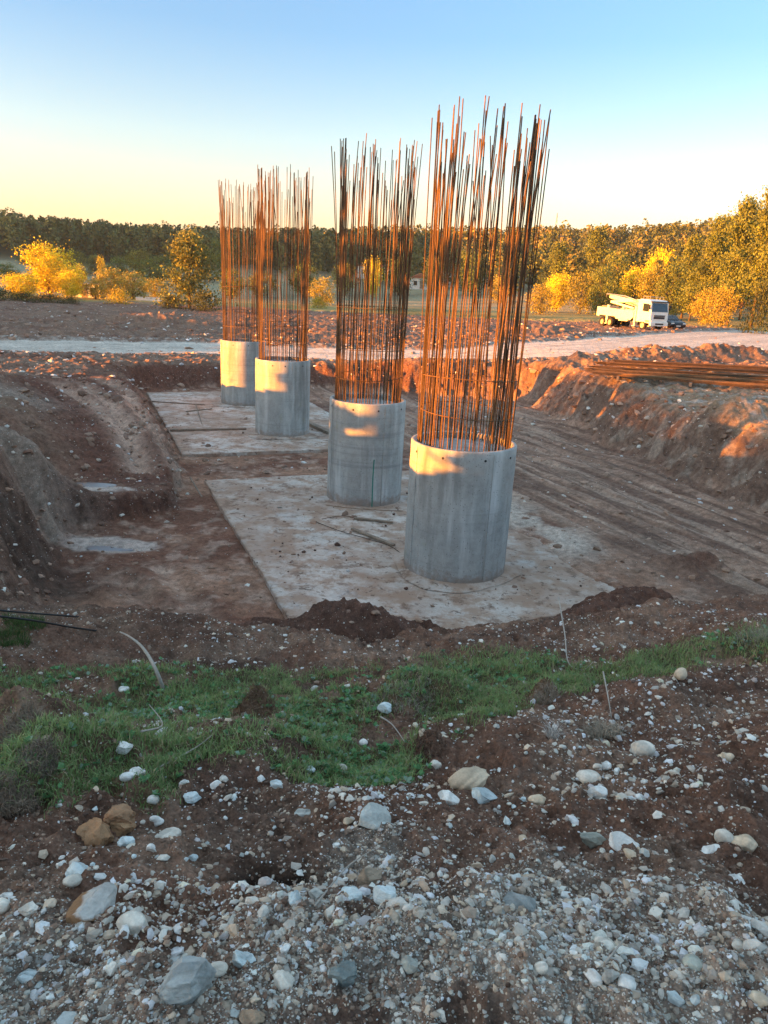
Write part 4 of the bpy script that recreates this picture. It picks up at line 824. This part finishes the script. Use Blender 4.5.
L_=[('gold',50,300,118,53,46,'bright golden tree, the biggest yellow crown at the left'),('gold',22,302,112,28,36,'low golden tree left of the biggest golden one'),('gold',72,302,114,32,26,'lower golden tree right of the biggest golden one'),
('lime',83,300,125,34,11,'slender yellow green tree between the golden and amber trees'),('lime',103,298,130,40,9,'thin upright yellow tree above the amber bushes'),('amber',112,303,122,32,26,'pinkish amber tree left of the centre of the left clump'),('amber',133,302,125,28,26,'dull amber tree right of the pinkish one'),('amber',96,304,118,24,20,'low amber tree next to the slender one'),
('goldbush',120,309,104,18,26,'low bright yellow green bush by the white wall'),('amber',155,300,140,20,26,'brown amber bushy tree behind the meadow'),('green',150,282,190,22,26,'olive tree on the far meadow edge'),
('bush',5,308,100,18,30,'dark bush at the left margin'),('bush',28,309,99,16,30,'dark bush under the low golden tree'),('bush',50,310,98,15,30,'dark bush under the biggest golden tree'),('bush',70,312,97,13,20,'small dark bush at the end of the dark hedge row'),
('olive',190,309,98,74,62,'big half shaded tree with a lit left side, left of the piers'),('bush',205,311,92,16,30,'dark bush at the foot of the big half shaded tree'),('bush',172,310,96,14,24,'dark bush left of the foot of the big half shaded tree'),
('green',232,306,150,36,26,'olive tree seen through the farthest cage'),('oak',262,303,160,30,26,'russet tree seen between the farthest cages'),('green',303,300,170,36,26,'green tree right of the third cage'),('amber',322,304,140,24,22,'amber tree between third and second cage'),('goldbush',318,310,120,12,20,'yellow bush between the cages'),
('oak',345,300,180,34,24,'russet tree seen through the second cage'),('gold',372,296,175,36,18,'yellow tree behind the second cage'),('green',398,300,185,40,24,'green tree right of the second cage'),('oak',432,296,190,36,24,'russet tree behind the nearest cage'),('green',470,298,190,44,26,'green tree behind the nearest cage'),('amber',500,304,170,26,22,'amber tree behind the nearest cage'),
('amber',540,313,128,26,24,'low orange tree right of the nearest cage'),('gold',556,311,140,36,24,'yellow orange tree right of the nearest cage'),('pine_b',553,305,165,62,32,'dark pine behind the orange trees right of the cage'),('oak',580,309,138,34,28,'russet tree left of the truck'),('green',598,309,135,40,26,'pale green tree behind the rear of the truck'),('green',612,306,150,52,30,'olive green tree behind the truck'),('pine_b',590,300,185,72,36,'pine rising behind the golden tree'),('gold',632,310,140,40,26,'golden tree behind the truck cab'),('oak',650,312,135,44,28,'russet tree above the truck cab'),('green',668,314,130,50,30,'pale green tree right of the truck'),('pine_b',690,316,125,44,32,'small pine below the tall pines'),('gold',655,306,170,54,26,'golden tree farther behind the cab'),
('pine_b',682,314,135,78,34,'leftmost of the tall pine group at the right'),('pine',705,316,120,96,40,'second tall pine from the left in the right group'),('pine',728,318,112,116,44,'tall pine with lit trunk in the right group'),('pine',752,320,106,132,46,'highest pine, next to the right margin'),('pine',778,322,102,138,48,'pine cut by the right margin'),('pine_b',740,316,135,104,40,'pine behind the gap of the tall ones'),('pine_b',716,308,150,90,40,'shorter pine behind the right group'),
('bush',760,304,88,16,26,'round dark green bush at the right margin'),('amber',725,306,105,16,22,'small amber bush at the foot of the pines'),('amber',705,308,108,16,22,'low russet bush at the foot of the pines'),('bush',630,300,140,14,20,'small dark bush above the truck body')]
_kinds=['green','olive','green','oak','green']
for k,(px,py,dd,hh,ww) in enumerate([(8,284,190,20,22),(95,272,215,16,24),(118,278,195,20,22),(140,270,225,18,26),(162,276,205,20,24),(182,268,230,20,24),(205,274,205,26,26),(222,268,215,28,24),(75,268,230,16,22),(30,268,235,14,24),(58,274,215,16,20)]):
    _s=['first','second','third','fourth','fifth','sixth','seventh','eighth','ninth','tenth','eleventh'][sorted([8,95,118,140,162,182,205,222,75,30,58]).index(px)]
    L_.append((_kinds[k%5],px,py,dd,hh,ww,'%s tree from the left in the scattered row before the left hill'%_s))
for a in L_:treeat(*a)
# unseen poplars added on the left bank to throw upright shade over the piers
Lx,Ly=-sx,-sy
def at_q(q,tau): return (q*Ly+tau*Lx,-q*Lx+tau*Ly)
SHADE_POP=[(-11.0,-11,3.5),(-9.6,-13.,2.6),(-18.8,-12.5,2.45),(-25.65,-12.,2.4)]
for i,(q,tau,w) in enumerate(SHADE_POP):
    x_,y_=at_q(q,tau);tree('poplar',(x_,y_,Zp(x_,y_,False)-.3),10.5+i*.2,'tall narrow green poplar added out of view to shade the piers','added shade poplars left of the pit',None,w)
for i,(q,tau,h) in enumerate([(-28.5-.85*k,-12,1.45-.08*k) for k in range(5)]+[(-18.9-.85*k,-12,2.0) for k in range(8)]+[(-14.6-.6*k,-10,1.85) for k in range(4)]):  # unseen bushes added beside the poplars to keep the right bank shaded
    x_,y_=at_q(q,tau);z_=Zp(x_,y_,False);tree('bush',(x_,y_,z_-.1),max(.6,h-z_+.2),'low dark bush added out of view to shade the right bank','added shade bushes left of the pit',None,2.)
# wooded hills
def forest():
    rg=np.random.default_rng(3);n=5200;a=np.radians(rg.uniform(-38,42,n));front=np.interp(np.degrees(a),[-38,-26,-14,-5,8,14,20,28,42],[255,255,245,215,190,170,150,140,130])
    r=front+(430-front)*rg.random(n)**.8
    x=r*np.sin(a);y=r*np.cos(a);z=Zs(x,y,False);H=rg.uniform(6.5,10,n)*np.where(rg.random(n)<.03,1.2,1);m=120
    typ=rg.random(n);u=rg.random((n,m));ang=rg.uniform(0,6.28,(n,m));pine=(typ<.62)[:,None]
    rad=np.where(pine,(1-u)**.7*.9+.1,np.sqrt(np.clip(1-(2*u-1)**2,0,1))+.05)*np.sqrt(rg.uniform(.2,1,(n,m)))*(H*.27)[:,None]
    P=np.stack([x[:,None]+rad*np.cos(ang),y[:,None]+rad*np.sin(ang),z[:,None]+H[:,None]*(.1+.9*u)],-1).reshape(-1,3)
    k=n*m;nr=rg.normal(size=(k,3));nr/=np.linalg.norm(nr,axis=1)[:,None];t=np.cross(nr,rg.normal(size=(k,3)));t/=np.linalg.norm(t,axis=1)[:,None];b=np.cross(nr,t);s=rg.uniform(.22,.62,(k,1))
    V=np.stack([P-t*s,P+b*s*.7,P+t*s,P-b*s*.7],1).reshape(-1,3)
    base=np.where((typ<.62)[:,None],np.array((.085,.11,.04)),np.where((typ<.88)[:,None],np.array((.15,.16,.055)),np.array((.27,.22,.06))))*rg.uniform(.75,1.25,(n,1))
    col=np.repeat(base,m,0)*rg.uniform(.75,1.25,(k,1))
    tag(link('hillside_forest',mesh_np('forest',V,np.arange(k*4).reshape(-1,4),4,np.repeat(col,4,0)),M['leaf']),kind='stuff')
forest()
# ------------------------------------------------------------------ truck
def truck():
    loc=atd(630,328.5,84.);zt=Zp(loc[0],loc[1],False);hd=math.atan2(-.913,.408)
    xs=[loc[0]+k*math.cos(hd) for k in(-4,-2,0,2,4)];ys=[loc[1]+k*math.sin(hd) for k in(-4,-2,0,2,4)];zt=float(np.max(Zs(np.array(xs),np.array(ys),False)))-.08
    t=thing('pump_truck','white and yellow concrete pump truck with folded boom, parked left of the dark car','truck',(loc[0],loc[1],zt),hd)
    m=MB();m.box((-.4,-.42,.95),(8.0,.12,.26));m.box((-.4,.42,.95),(8.0,.12,.26));m.box((-3.,0,.95),(.2,.8,.2));m.box((0,0,.95),(.2,.8,.2));m.build('chassis',M['black'],t)
    # cab, x forward, from 2.1 to 4.25
    cab=MB();cab.prism([(2.1,.85),(4.2,.75),(4.27,1.2),(4.25,1.9),(4.05,2.95),(3.8,3.15),(2.4,3.25),(2.1,3.1)],-1.24,1.24);c=cab.build('cab',M['white'],t,bevel=.09)
    q=MB();q.add([(4.275,-1.08,1.98),(4.275,1.08,1.98),(4.10,1.02,2.86),(4.10,-1.02,2.86)],[(0,1,2,3)]);q.add([(4.22,-1.08,1.98),(4.22,1.08,1.98),(4.05,1.02,2.86),(4.05,-1.02,2.86)],[(3,2,1,0)]);q.f+=[(0,4,5,1),(1,5,6,2),(2,6,7,3),(3,7,4,0)];q.build('windscreen',M['glass'],c)
    MB().box((4.13,0,3.0),(.28,2.3,.1)).build('sun_visor',M['black'],c,bevel=.02)
    for s in(-1,1):
        w=MB();w.prism([(3.0,2.0),(3.98,1.95),(3.88,2.75),(3.0,2.8)],s*1.225,s*1.262);w.build('side_window',M['glass'],c)
        d=MB();d.prism([(2.92,.95),(4.05,.95),(4.05,2.88),(2.92,2.92)],s*1.222,s*1.25);dd=d.build('door',M['white'],c,bevel=.02);MB().box((3.05,s*1.275,1.75),(.16,.04,.05)).build('handle',M['black'],dd) if False else None
        MB().box((4.15,s*1.42,2.45),(.12,.2,.5)).build('mirror',M['black'],c,bevel=.03)
        MB().box((4.29,s*.93,.98),(.08,.38,.2)).build('headlight',M['lens'],t,bevel=.02)
        MB().box((3.9,s*1.26,1.0),(.5,.05,.12)).build('step',M['black'],t)
    MB().box((4.27,0,1.45),(.06,1.5,.42)).build('grille',M['black'],t,bevel=.02)
    g=MB();g.box((4.31,0,1.63),(.03,1.6,.05));g.box((4.31,0,1.48),(.03,1.6,.04));g.build('grille_bar',M['steel'],t)
    MB().box((4.3,0,.72),(.24,2.46,.42)).build('bumper',M['white'],t,bevel=.06)
    MB().box((4.43,0,.72),(.02,1.1,.16)).build('air_intake',M['black'],t)
    MB().box((4.43,0,.56),(.015,.52,.11)).build('number_plate',M['white'],t)
    r_=MB();
    for xx in(2.5,3.0,3.5):r_.tube([(xx,-.9,3.25),(xx,-.9,3.5),(xx,.9,3.5),(xx,.9,3.25)],.025,5)
    r_.tube([(2.4,-.9,3.5),(3.6,-.9,3.5)],.025,5);r_.tube([(2.4,.9,3.5),(3.6,.9,3.5)],.025,5);r_.build('roof_rack',M['steel'],t)
    def wheel(x,s,w=.3):
        o=MB();o.lathe([(.0,.0),(.3,.0)],24) if False else None
        Mx=Matrix.Translation((x,s*1.08,.52))@Matrix.Rotation(math.pi/2,4,'X')
        ty=MB();ty.lathe([(.30,-w/2),(.46,-w/2),(.51,-w/2+.05),(.52,0),(.51,w/2-.05),(.46,w/2),(.30,w/2),(.30,-w/2)],28,Mx);wh=ty.build('wheel',M['rubber'],t,True)
        ri=MB();k=-1 if s>0 else 1;ri.lathe([(.31,k*w*.42),(.27,k*w*.3),(.14,k*w*.15),(.12,k*w*.45),(.02,k*w*.47)],24,Mx);ri.build('rim',M['rim'],wh,True)
    for s in(-1,1):
        wheel(3.15,s);wheel(-2.1,s,.5);wheel(-3.4,s,.5)
        a=MB();n=12
        for k in range(n):
            a0=math.pi*k/n;a1=math.pi*(k+1)/n
            a.add([(3.15+.68*math.cos(q_),s*yy,.52+.66*math.sin(q_)) for q_ in(a0,a1) for yy in(.92,1.255)],[(0,2,3,1)])
        a.build('mudguard',M['black'],t)
    # rear body with long side panels
    bd=MB()
    bd.prism([(-4.6,1.15),(-4.2,1.1),(-4.0,1.25),(-1.4,1.2),(-1.2,.95),(1.2,.95),(1.6,1.3),(1.6,1.9),(-4.6,2.15)],-1.22,-1.12)
    bd.prism([(-4.6,1.15),(-4.2,1.1),(-4.0,1.25),(-1.4,1.2),(-1.2,.95),(1.2,.95),(1.6,1.3),(1.6,1.9),(-4.6,2.15)],1.12,1.22)
    bd.box((-1.5,0,1.75),(6.1,2.2,.08));bd.box((-4.55,0,1.6),(.12,2.24,.9));bd.build('body_panel',M['cream'],t,bevel=.02)
    MB().box((-.0,-1.0,1.0),(1.5,.4,.45)).build('tool_box',M['cream'],t,bevel=.04)
    hp=MB();hp.add([(-4.4,-.8,2.3),(-3.3,-.8,2.3),(-3.3,.8,2.3),(-4.4,.8,2.3),(-4.2,-.4,1.5),(-3.5,-.4,1.5),(-3.5,.4,1.5),(-4.2,.4,1.5)],[(0,1,5,4),(1,2,6,5),(2,3,7,6),(3,0,4,7),(4,5,6,7)]);hp.build('hopper',M['steel'],t)
    # turret and folded boom
    tu=MB();tu.lathe([(.55,1.78),(.55,2.1),(.4,2.15),(.36,2.75),(.0,2.8)],20,Matrix.Translation((1.35,0,0)));tu.build('turret',M['cream'],t,True)
    def arm(p,q,w,h,nm='boom_arm'):
        p=Vector(p);q=Vector(q);d=q-p;R_=d.to_track_quat('X','Z').to_matrix();MB().box((p+q)/2,(d.length,w,h),R_).build(nm,M['cream'],t,bevel=.03)
    arm((1.5,0,2.75),(-4.0,0,3.35),.34,.36);arm((-4.1,.32,3.25),(1.2,.32,2.35),.28,.3);arm((1.3,-.3,3.05),(-3.4,-.3,2.75),.24,.26);arm((-3.4,-.3,2.75),(.8,-.62,2.2),.2,.22)
    pp=MB();pp.tube([(1.5,-.5,2.95),(-1,-.5,3.45),(-4.1,-.5,3.6),(-4.4,-.3,3.3)],.07,8);pp.build('delivery_pipe',M['steel'],t,True)
    hy=MB();hy.tube([(1.1,0,2.2),(-1.3,0,2.95)],.09,8);hy.build('hydraulic_ram',M['steel'],t)
    for x0 in(1.85,-2.75):
        for s in(-1,1):
            lg=MB();lg.box((x0,s*1.12,1.55),(.28,.22,1.7));lg.box((x0,s*1.12,.62),(.18,.16,.5));lg.box((x0,s*1.12,.36),(.42,.4,.06));lg.build('outrigger_leg',M['cream'],t,bevel=.015)
    t.scale=(.93,.93,.93);return t
truck()
def car():
    p=atd(668,327.5,89.);z=Zp(p[0],p[1],False);hd=math.atan2(-.96,.12)
    t=thing('parked_car','dark saloon car half hidden behind the truck cab','car',(p[0],p[1],z-.02),hd)
    def lf(rows):   # loft of (x, halfwidth, zlow, zhigh)
        pass
    b=MB();b.prism([(-2.2,.35),(2.15,.3),(2.25,.5),(2.2,.75),(1.9,.88),(1.0,.97),(-1.7,1.0),(-2.2,.95),(-2.28,.6)],-.88,.88);b.build('body',M['carpaint'],t,bevel=.1)
    r_=MB();r_.add([(1.0,-.78,.95),(1.0,.78,.95),(-1.75,.78,.98),(-1.75,-.78,.98),(.3,-.6,1.45),(.3,.6,1.45),(-1.1,.6,1.47),(-1.1,-.6,1.47)],[(3,2,1,0),(4,5,6,7),(0,1,5,4),(1,2,6,5),(2,3,7,6),(3,0,4,7)]);cb=r_.build('cabin',M['carpaint'],t,bevel=.06)
    MB().add([(.96,-.68,1.0),(.96,.68,1.0),(.36,.54,1.42),(.36,-.54,1.42)],[(0,1,2,3)]).build('windscreen',M['glass'],cb,loc=(.035,0,.02))
    for s in(-1,1):
        MB().add([(.7,s*.765,1.03),(-1.4,s*.765,1.05),(-1.0,s*.635,1.4),(.25,s*.635,1.4)],[(0,1,2,3)]).build('side_window',M['glass'],cb,loc=(0,s*.02,0))
        MB().box((2.2,s*.65,.66),(.1,.36,.14)).build('headlight',M['lens'],t,bevel=.03)
        MB().box((.75,s*.98,1.0),(.14,.16,.12)).build('mirror',M['carpaint'],t,bevel=.03)
        for x in(-1.35,1.4):
            Mx=Matrix.Translation((x,s*.8,.32))@Matrix.Rotation(math.pi/2,4,'X')
            w=MB().lathe([(.2,-.1),(.3,-.1),(.32,0),(.3,.1),(.2,.1),(.2,-.1)],22,Mx).build('wheel',M['rubber'],t,True);k=-1 if s>0 else 1
            MB().lathe([(.2,k*.09),(.1,k*.06),(.01,k*.08)],18,Mx).build('rim',M['steel'],w,True)
    MB().box((2.24,0,.5),(.05,1.1,.16)).build('grille',M['black'],t);MB().box((2.27,0,.42),(.02,.5,.11)).build('number_plate',M['white'],t)
car()
# ------------------------------------------------------------------ far buildings, pole and wires
def house(px,py,dist,w,dp,h,label,roofh=1.6,rz=0,flat=False):
    p=atd(px,py,dist);z=Zp(p[0],p[1],False)
    t=thing('house' if not flat else 'shed',label,'house' if not flat else 'shed',(p[0],p[1],z),rz)
    MB().box((0,0,h/2-.3),(w,dp,h+.6)).build('wall',M['wall'],t)
    if flat:MB().box((0,0,h+.06),(w+.4,dp+.4,.14)).build('roof',M['steel'],t)
    else:MB().prism([(-w/2-.3,h),(w/2+.3,h),(0,h+roofh)],-dp/2-.3,dp/2+.3).build('roof',M['roof'],t)
    for k in(-.28,.28):MB().box((w*k,-dp/2-.02,h*.5),(.9,.06,1.1)).build('window',M['glass'],t)
    MB().box((0,-dp/2-.02,1.),(.9,.06,2.)).build('door',M['wood'],t)
house(453,280,215,7,6,3.2,'white house with a red roof seen through the nearest cage',1.8,.3)
house(375,284,225,10,6,3.,'long white house with a red roof seen through the second cage',1.6,-.2)
house(420,290,205,6,5,2.6,'small white house with a red roof between the two nearest cages',1.3,.1)
house(90,304,126,5.,3.,1.9,'low white shed with a flat roof below the yellow trees',0,-.1,True)
def lowwall(px0,px1,py,dist,h,label):
    a=atd(px0,py,dist);b=atd(px1,py,dist);c=(a+b)/2;L=np.linalg.norm((b-a)[:2]);z=Zp(c[0],c[1],False)
    tag(MB().box((0,0,0),(L,.25,h+1)).build('garden_wall',M['wall'],None,bevel=.03,loc=(c[0],c[1],z+h/2-.5),rot=(0,0,math.atan2(b[1]-a[1],b[0]-a[0]))),label,'wall')
lowwall(136,168,302,122,.5,'low white wall right of the yellow green bush')
lowwall(196,215,302,124,.8,'short piece of low white wall behind the half shaded tree')
def pole(px,py,dist,h,label,arms=True):
    p=atd(px,py,dist);z=Zp(p[0],p[1],False);t=thing('utility_pole',label,'pole',(p[0],p[1],z),.4)
    MB().tube([(0,0,-.5),(0,0,h)],[.16,.1],8).build('pole',M['wood'],t)
    MB().box((0,0,h-.6),(2.2,.14,.14)).build('crossarm',M['wood'],t)
    for k in(-.95,0,.95):MB().lathe([(.0,0),(.07,.02),(.05,.12),(.07,.16),(.03,.25),(0,.26)],8,Matrix.Translation((k,0,h-.53))).build('insulator',M['glass'],t)
    return np.array([p[0],p[1],z+h-.3])
A_=pole(558,262,235,13,'wooden utility pole in front of the wooded hill right of the nearest cage')
B0=pole(900,240,62,13,'wooden utility pole beyond the right margin')
for k,(dx,lab) in enumerate(((-.95,'left hand sagging power line over the pines'),(0,'middle sagging power line over the pines'),(.95,'right hand sagging power line over the pines'))):
    a=A_+np.array([dx*.92,dx*.39,0]);b=B0+np.array([dx*.92,dx*.39,0]);pts=[a*(1-u)+b*u-np.array([0,0,4.5*4*u*(1-u)]) for u in np.linspace(0,1,24)]
    tag(MB().tube([tuple(q) for q in pts],.015,5).build('power_line',M['cable']),lab,'wire','power lines')
# antenna on the far ridge
p=atd(555,235,400);z=Zp(p[0],p[1],False);t=thing('radio_mast','thin lattice mast on the wooded ridge right of the nearest cage','mast',(p[0],p[1],z))
m=MB()
for k in range(3):
    a=k*2.094;m.tube([(1.1*math.cos(a),1.1*math.sin(a),0),(.15*math.cos(a),.15*math.sin(a),19)],.09,5)
m.build('frame',M['steel'],t);mm=MB()
for k in range(9):
    q=1.1-.1*k
    for j in range(3):
        a=j*2.094;b=a+2.094;mm.tube([(q*math.cos(a),q*math.sin(a),2*k+.3),(q*.9*math.cos(b),q*.9*math.sin(b),2*k+2.2)],.05,4)
mm.build('bracing',M['steel'],t)
# ------------------------------------------------------------------ light
w=bpy.data.worlds.new('World');S.world=w;w.use_nodes=True;N=w.node_tree.nodes;L=w.node_tree.links
sk=N.new('ShaderNodeTexSky');sk.sky_type='NISHITA';sk.sun_disc=False;sk.sun_elevation=math.radians(6.5);sk.sun_rotation=SUN_AZ;sk.air_density=1.;sk.dust_density=.8;sk.ozone_density=1.2;sk.altitude=500
bg=N['Background'];bg.inputs['Strength'].default_value=.11
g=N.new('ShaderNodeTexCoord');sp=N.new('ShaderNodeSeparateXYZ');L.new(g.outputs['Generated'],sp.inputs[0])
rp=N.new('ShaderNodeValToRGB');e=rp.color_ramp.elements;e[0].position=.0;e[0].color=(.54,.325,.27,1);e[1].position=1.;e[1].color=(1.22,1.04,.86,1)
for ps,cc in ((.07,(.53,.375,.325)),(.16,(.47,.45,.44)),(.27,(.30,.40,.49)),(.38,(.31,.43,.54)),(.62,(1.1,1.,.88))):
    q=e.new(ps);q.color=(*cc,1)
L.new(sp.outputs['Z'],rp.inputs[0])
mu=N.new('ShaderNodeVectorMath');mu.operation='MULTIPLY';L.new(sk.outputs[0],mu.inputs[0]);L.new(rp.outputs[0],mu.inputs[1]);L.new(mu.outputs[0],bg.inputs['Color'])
sl=bpy.data.lights.new('sun','SUN');sl.energy=4.2;sl.angle=math.radians(.5);sl.color=(1.,.335,.03)
so=bpy.data.objects.new('sun',sl);COL.objects.link(so);so.rotation_euler=Vector((sx*math.cos(SUN_EL),sy*math.cos(SUN_EL),math.sin(SUN_EL))).to_track_quat('Z','Y').to_euler()
S.view_settings.view_transform='Standard';S.view_settings.look='None';S.view_settings.exposure=3.08;S.view_settings.gamma=1
S.render.engine='CYCLES'

HZ=.00016
if HZ:
    hm=MB().box((0,0,-190),(9400,9400,560)).mesh('haze');hm_=bpy.data.materials.new('haze_air');hm_.use_nodes=True;N=hm_.node_tree.nodes;L=hm_.node_tree.links
    N.remove(N['Principled BSDF']);v=N.new('ShaderNodeVolumePrincipled');v.inputs['Color'].default_value=(.8,.86,.95,1);v.inputs['Density'].default_value=HZ;v.inputs['Anisotropy'].default_value=.3;L.new(v.outputs[0],N['Material Output'].inputs['Volume'])
    tag(link('haze',hm,hm_),kind='stuff')
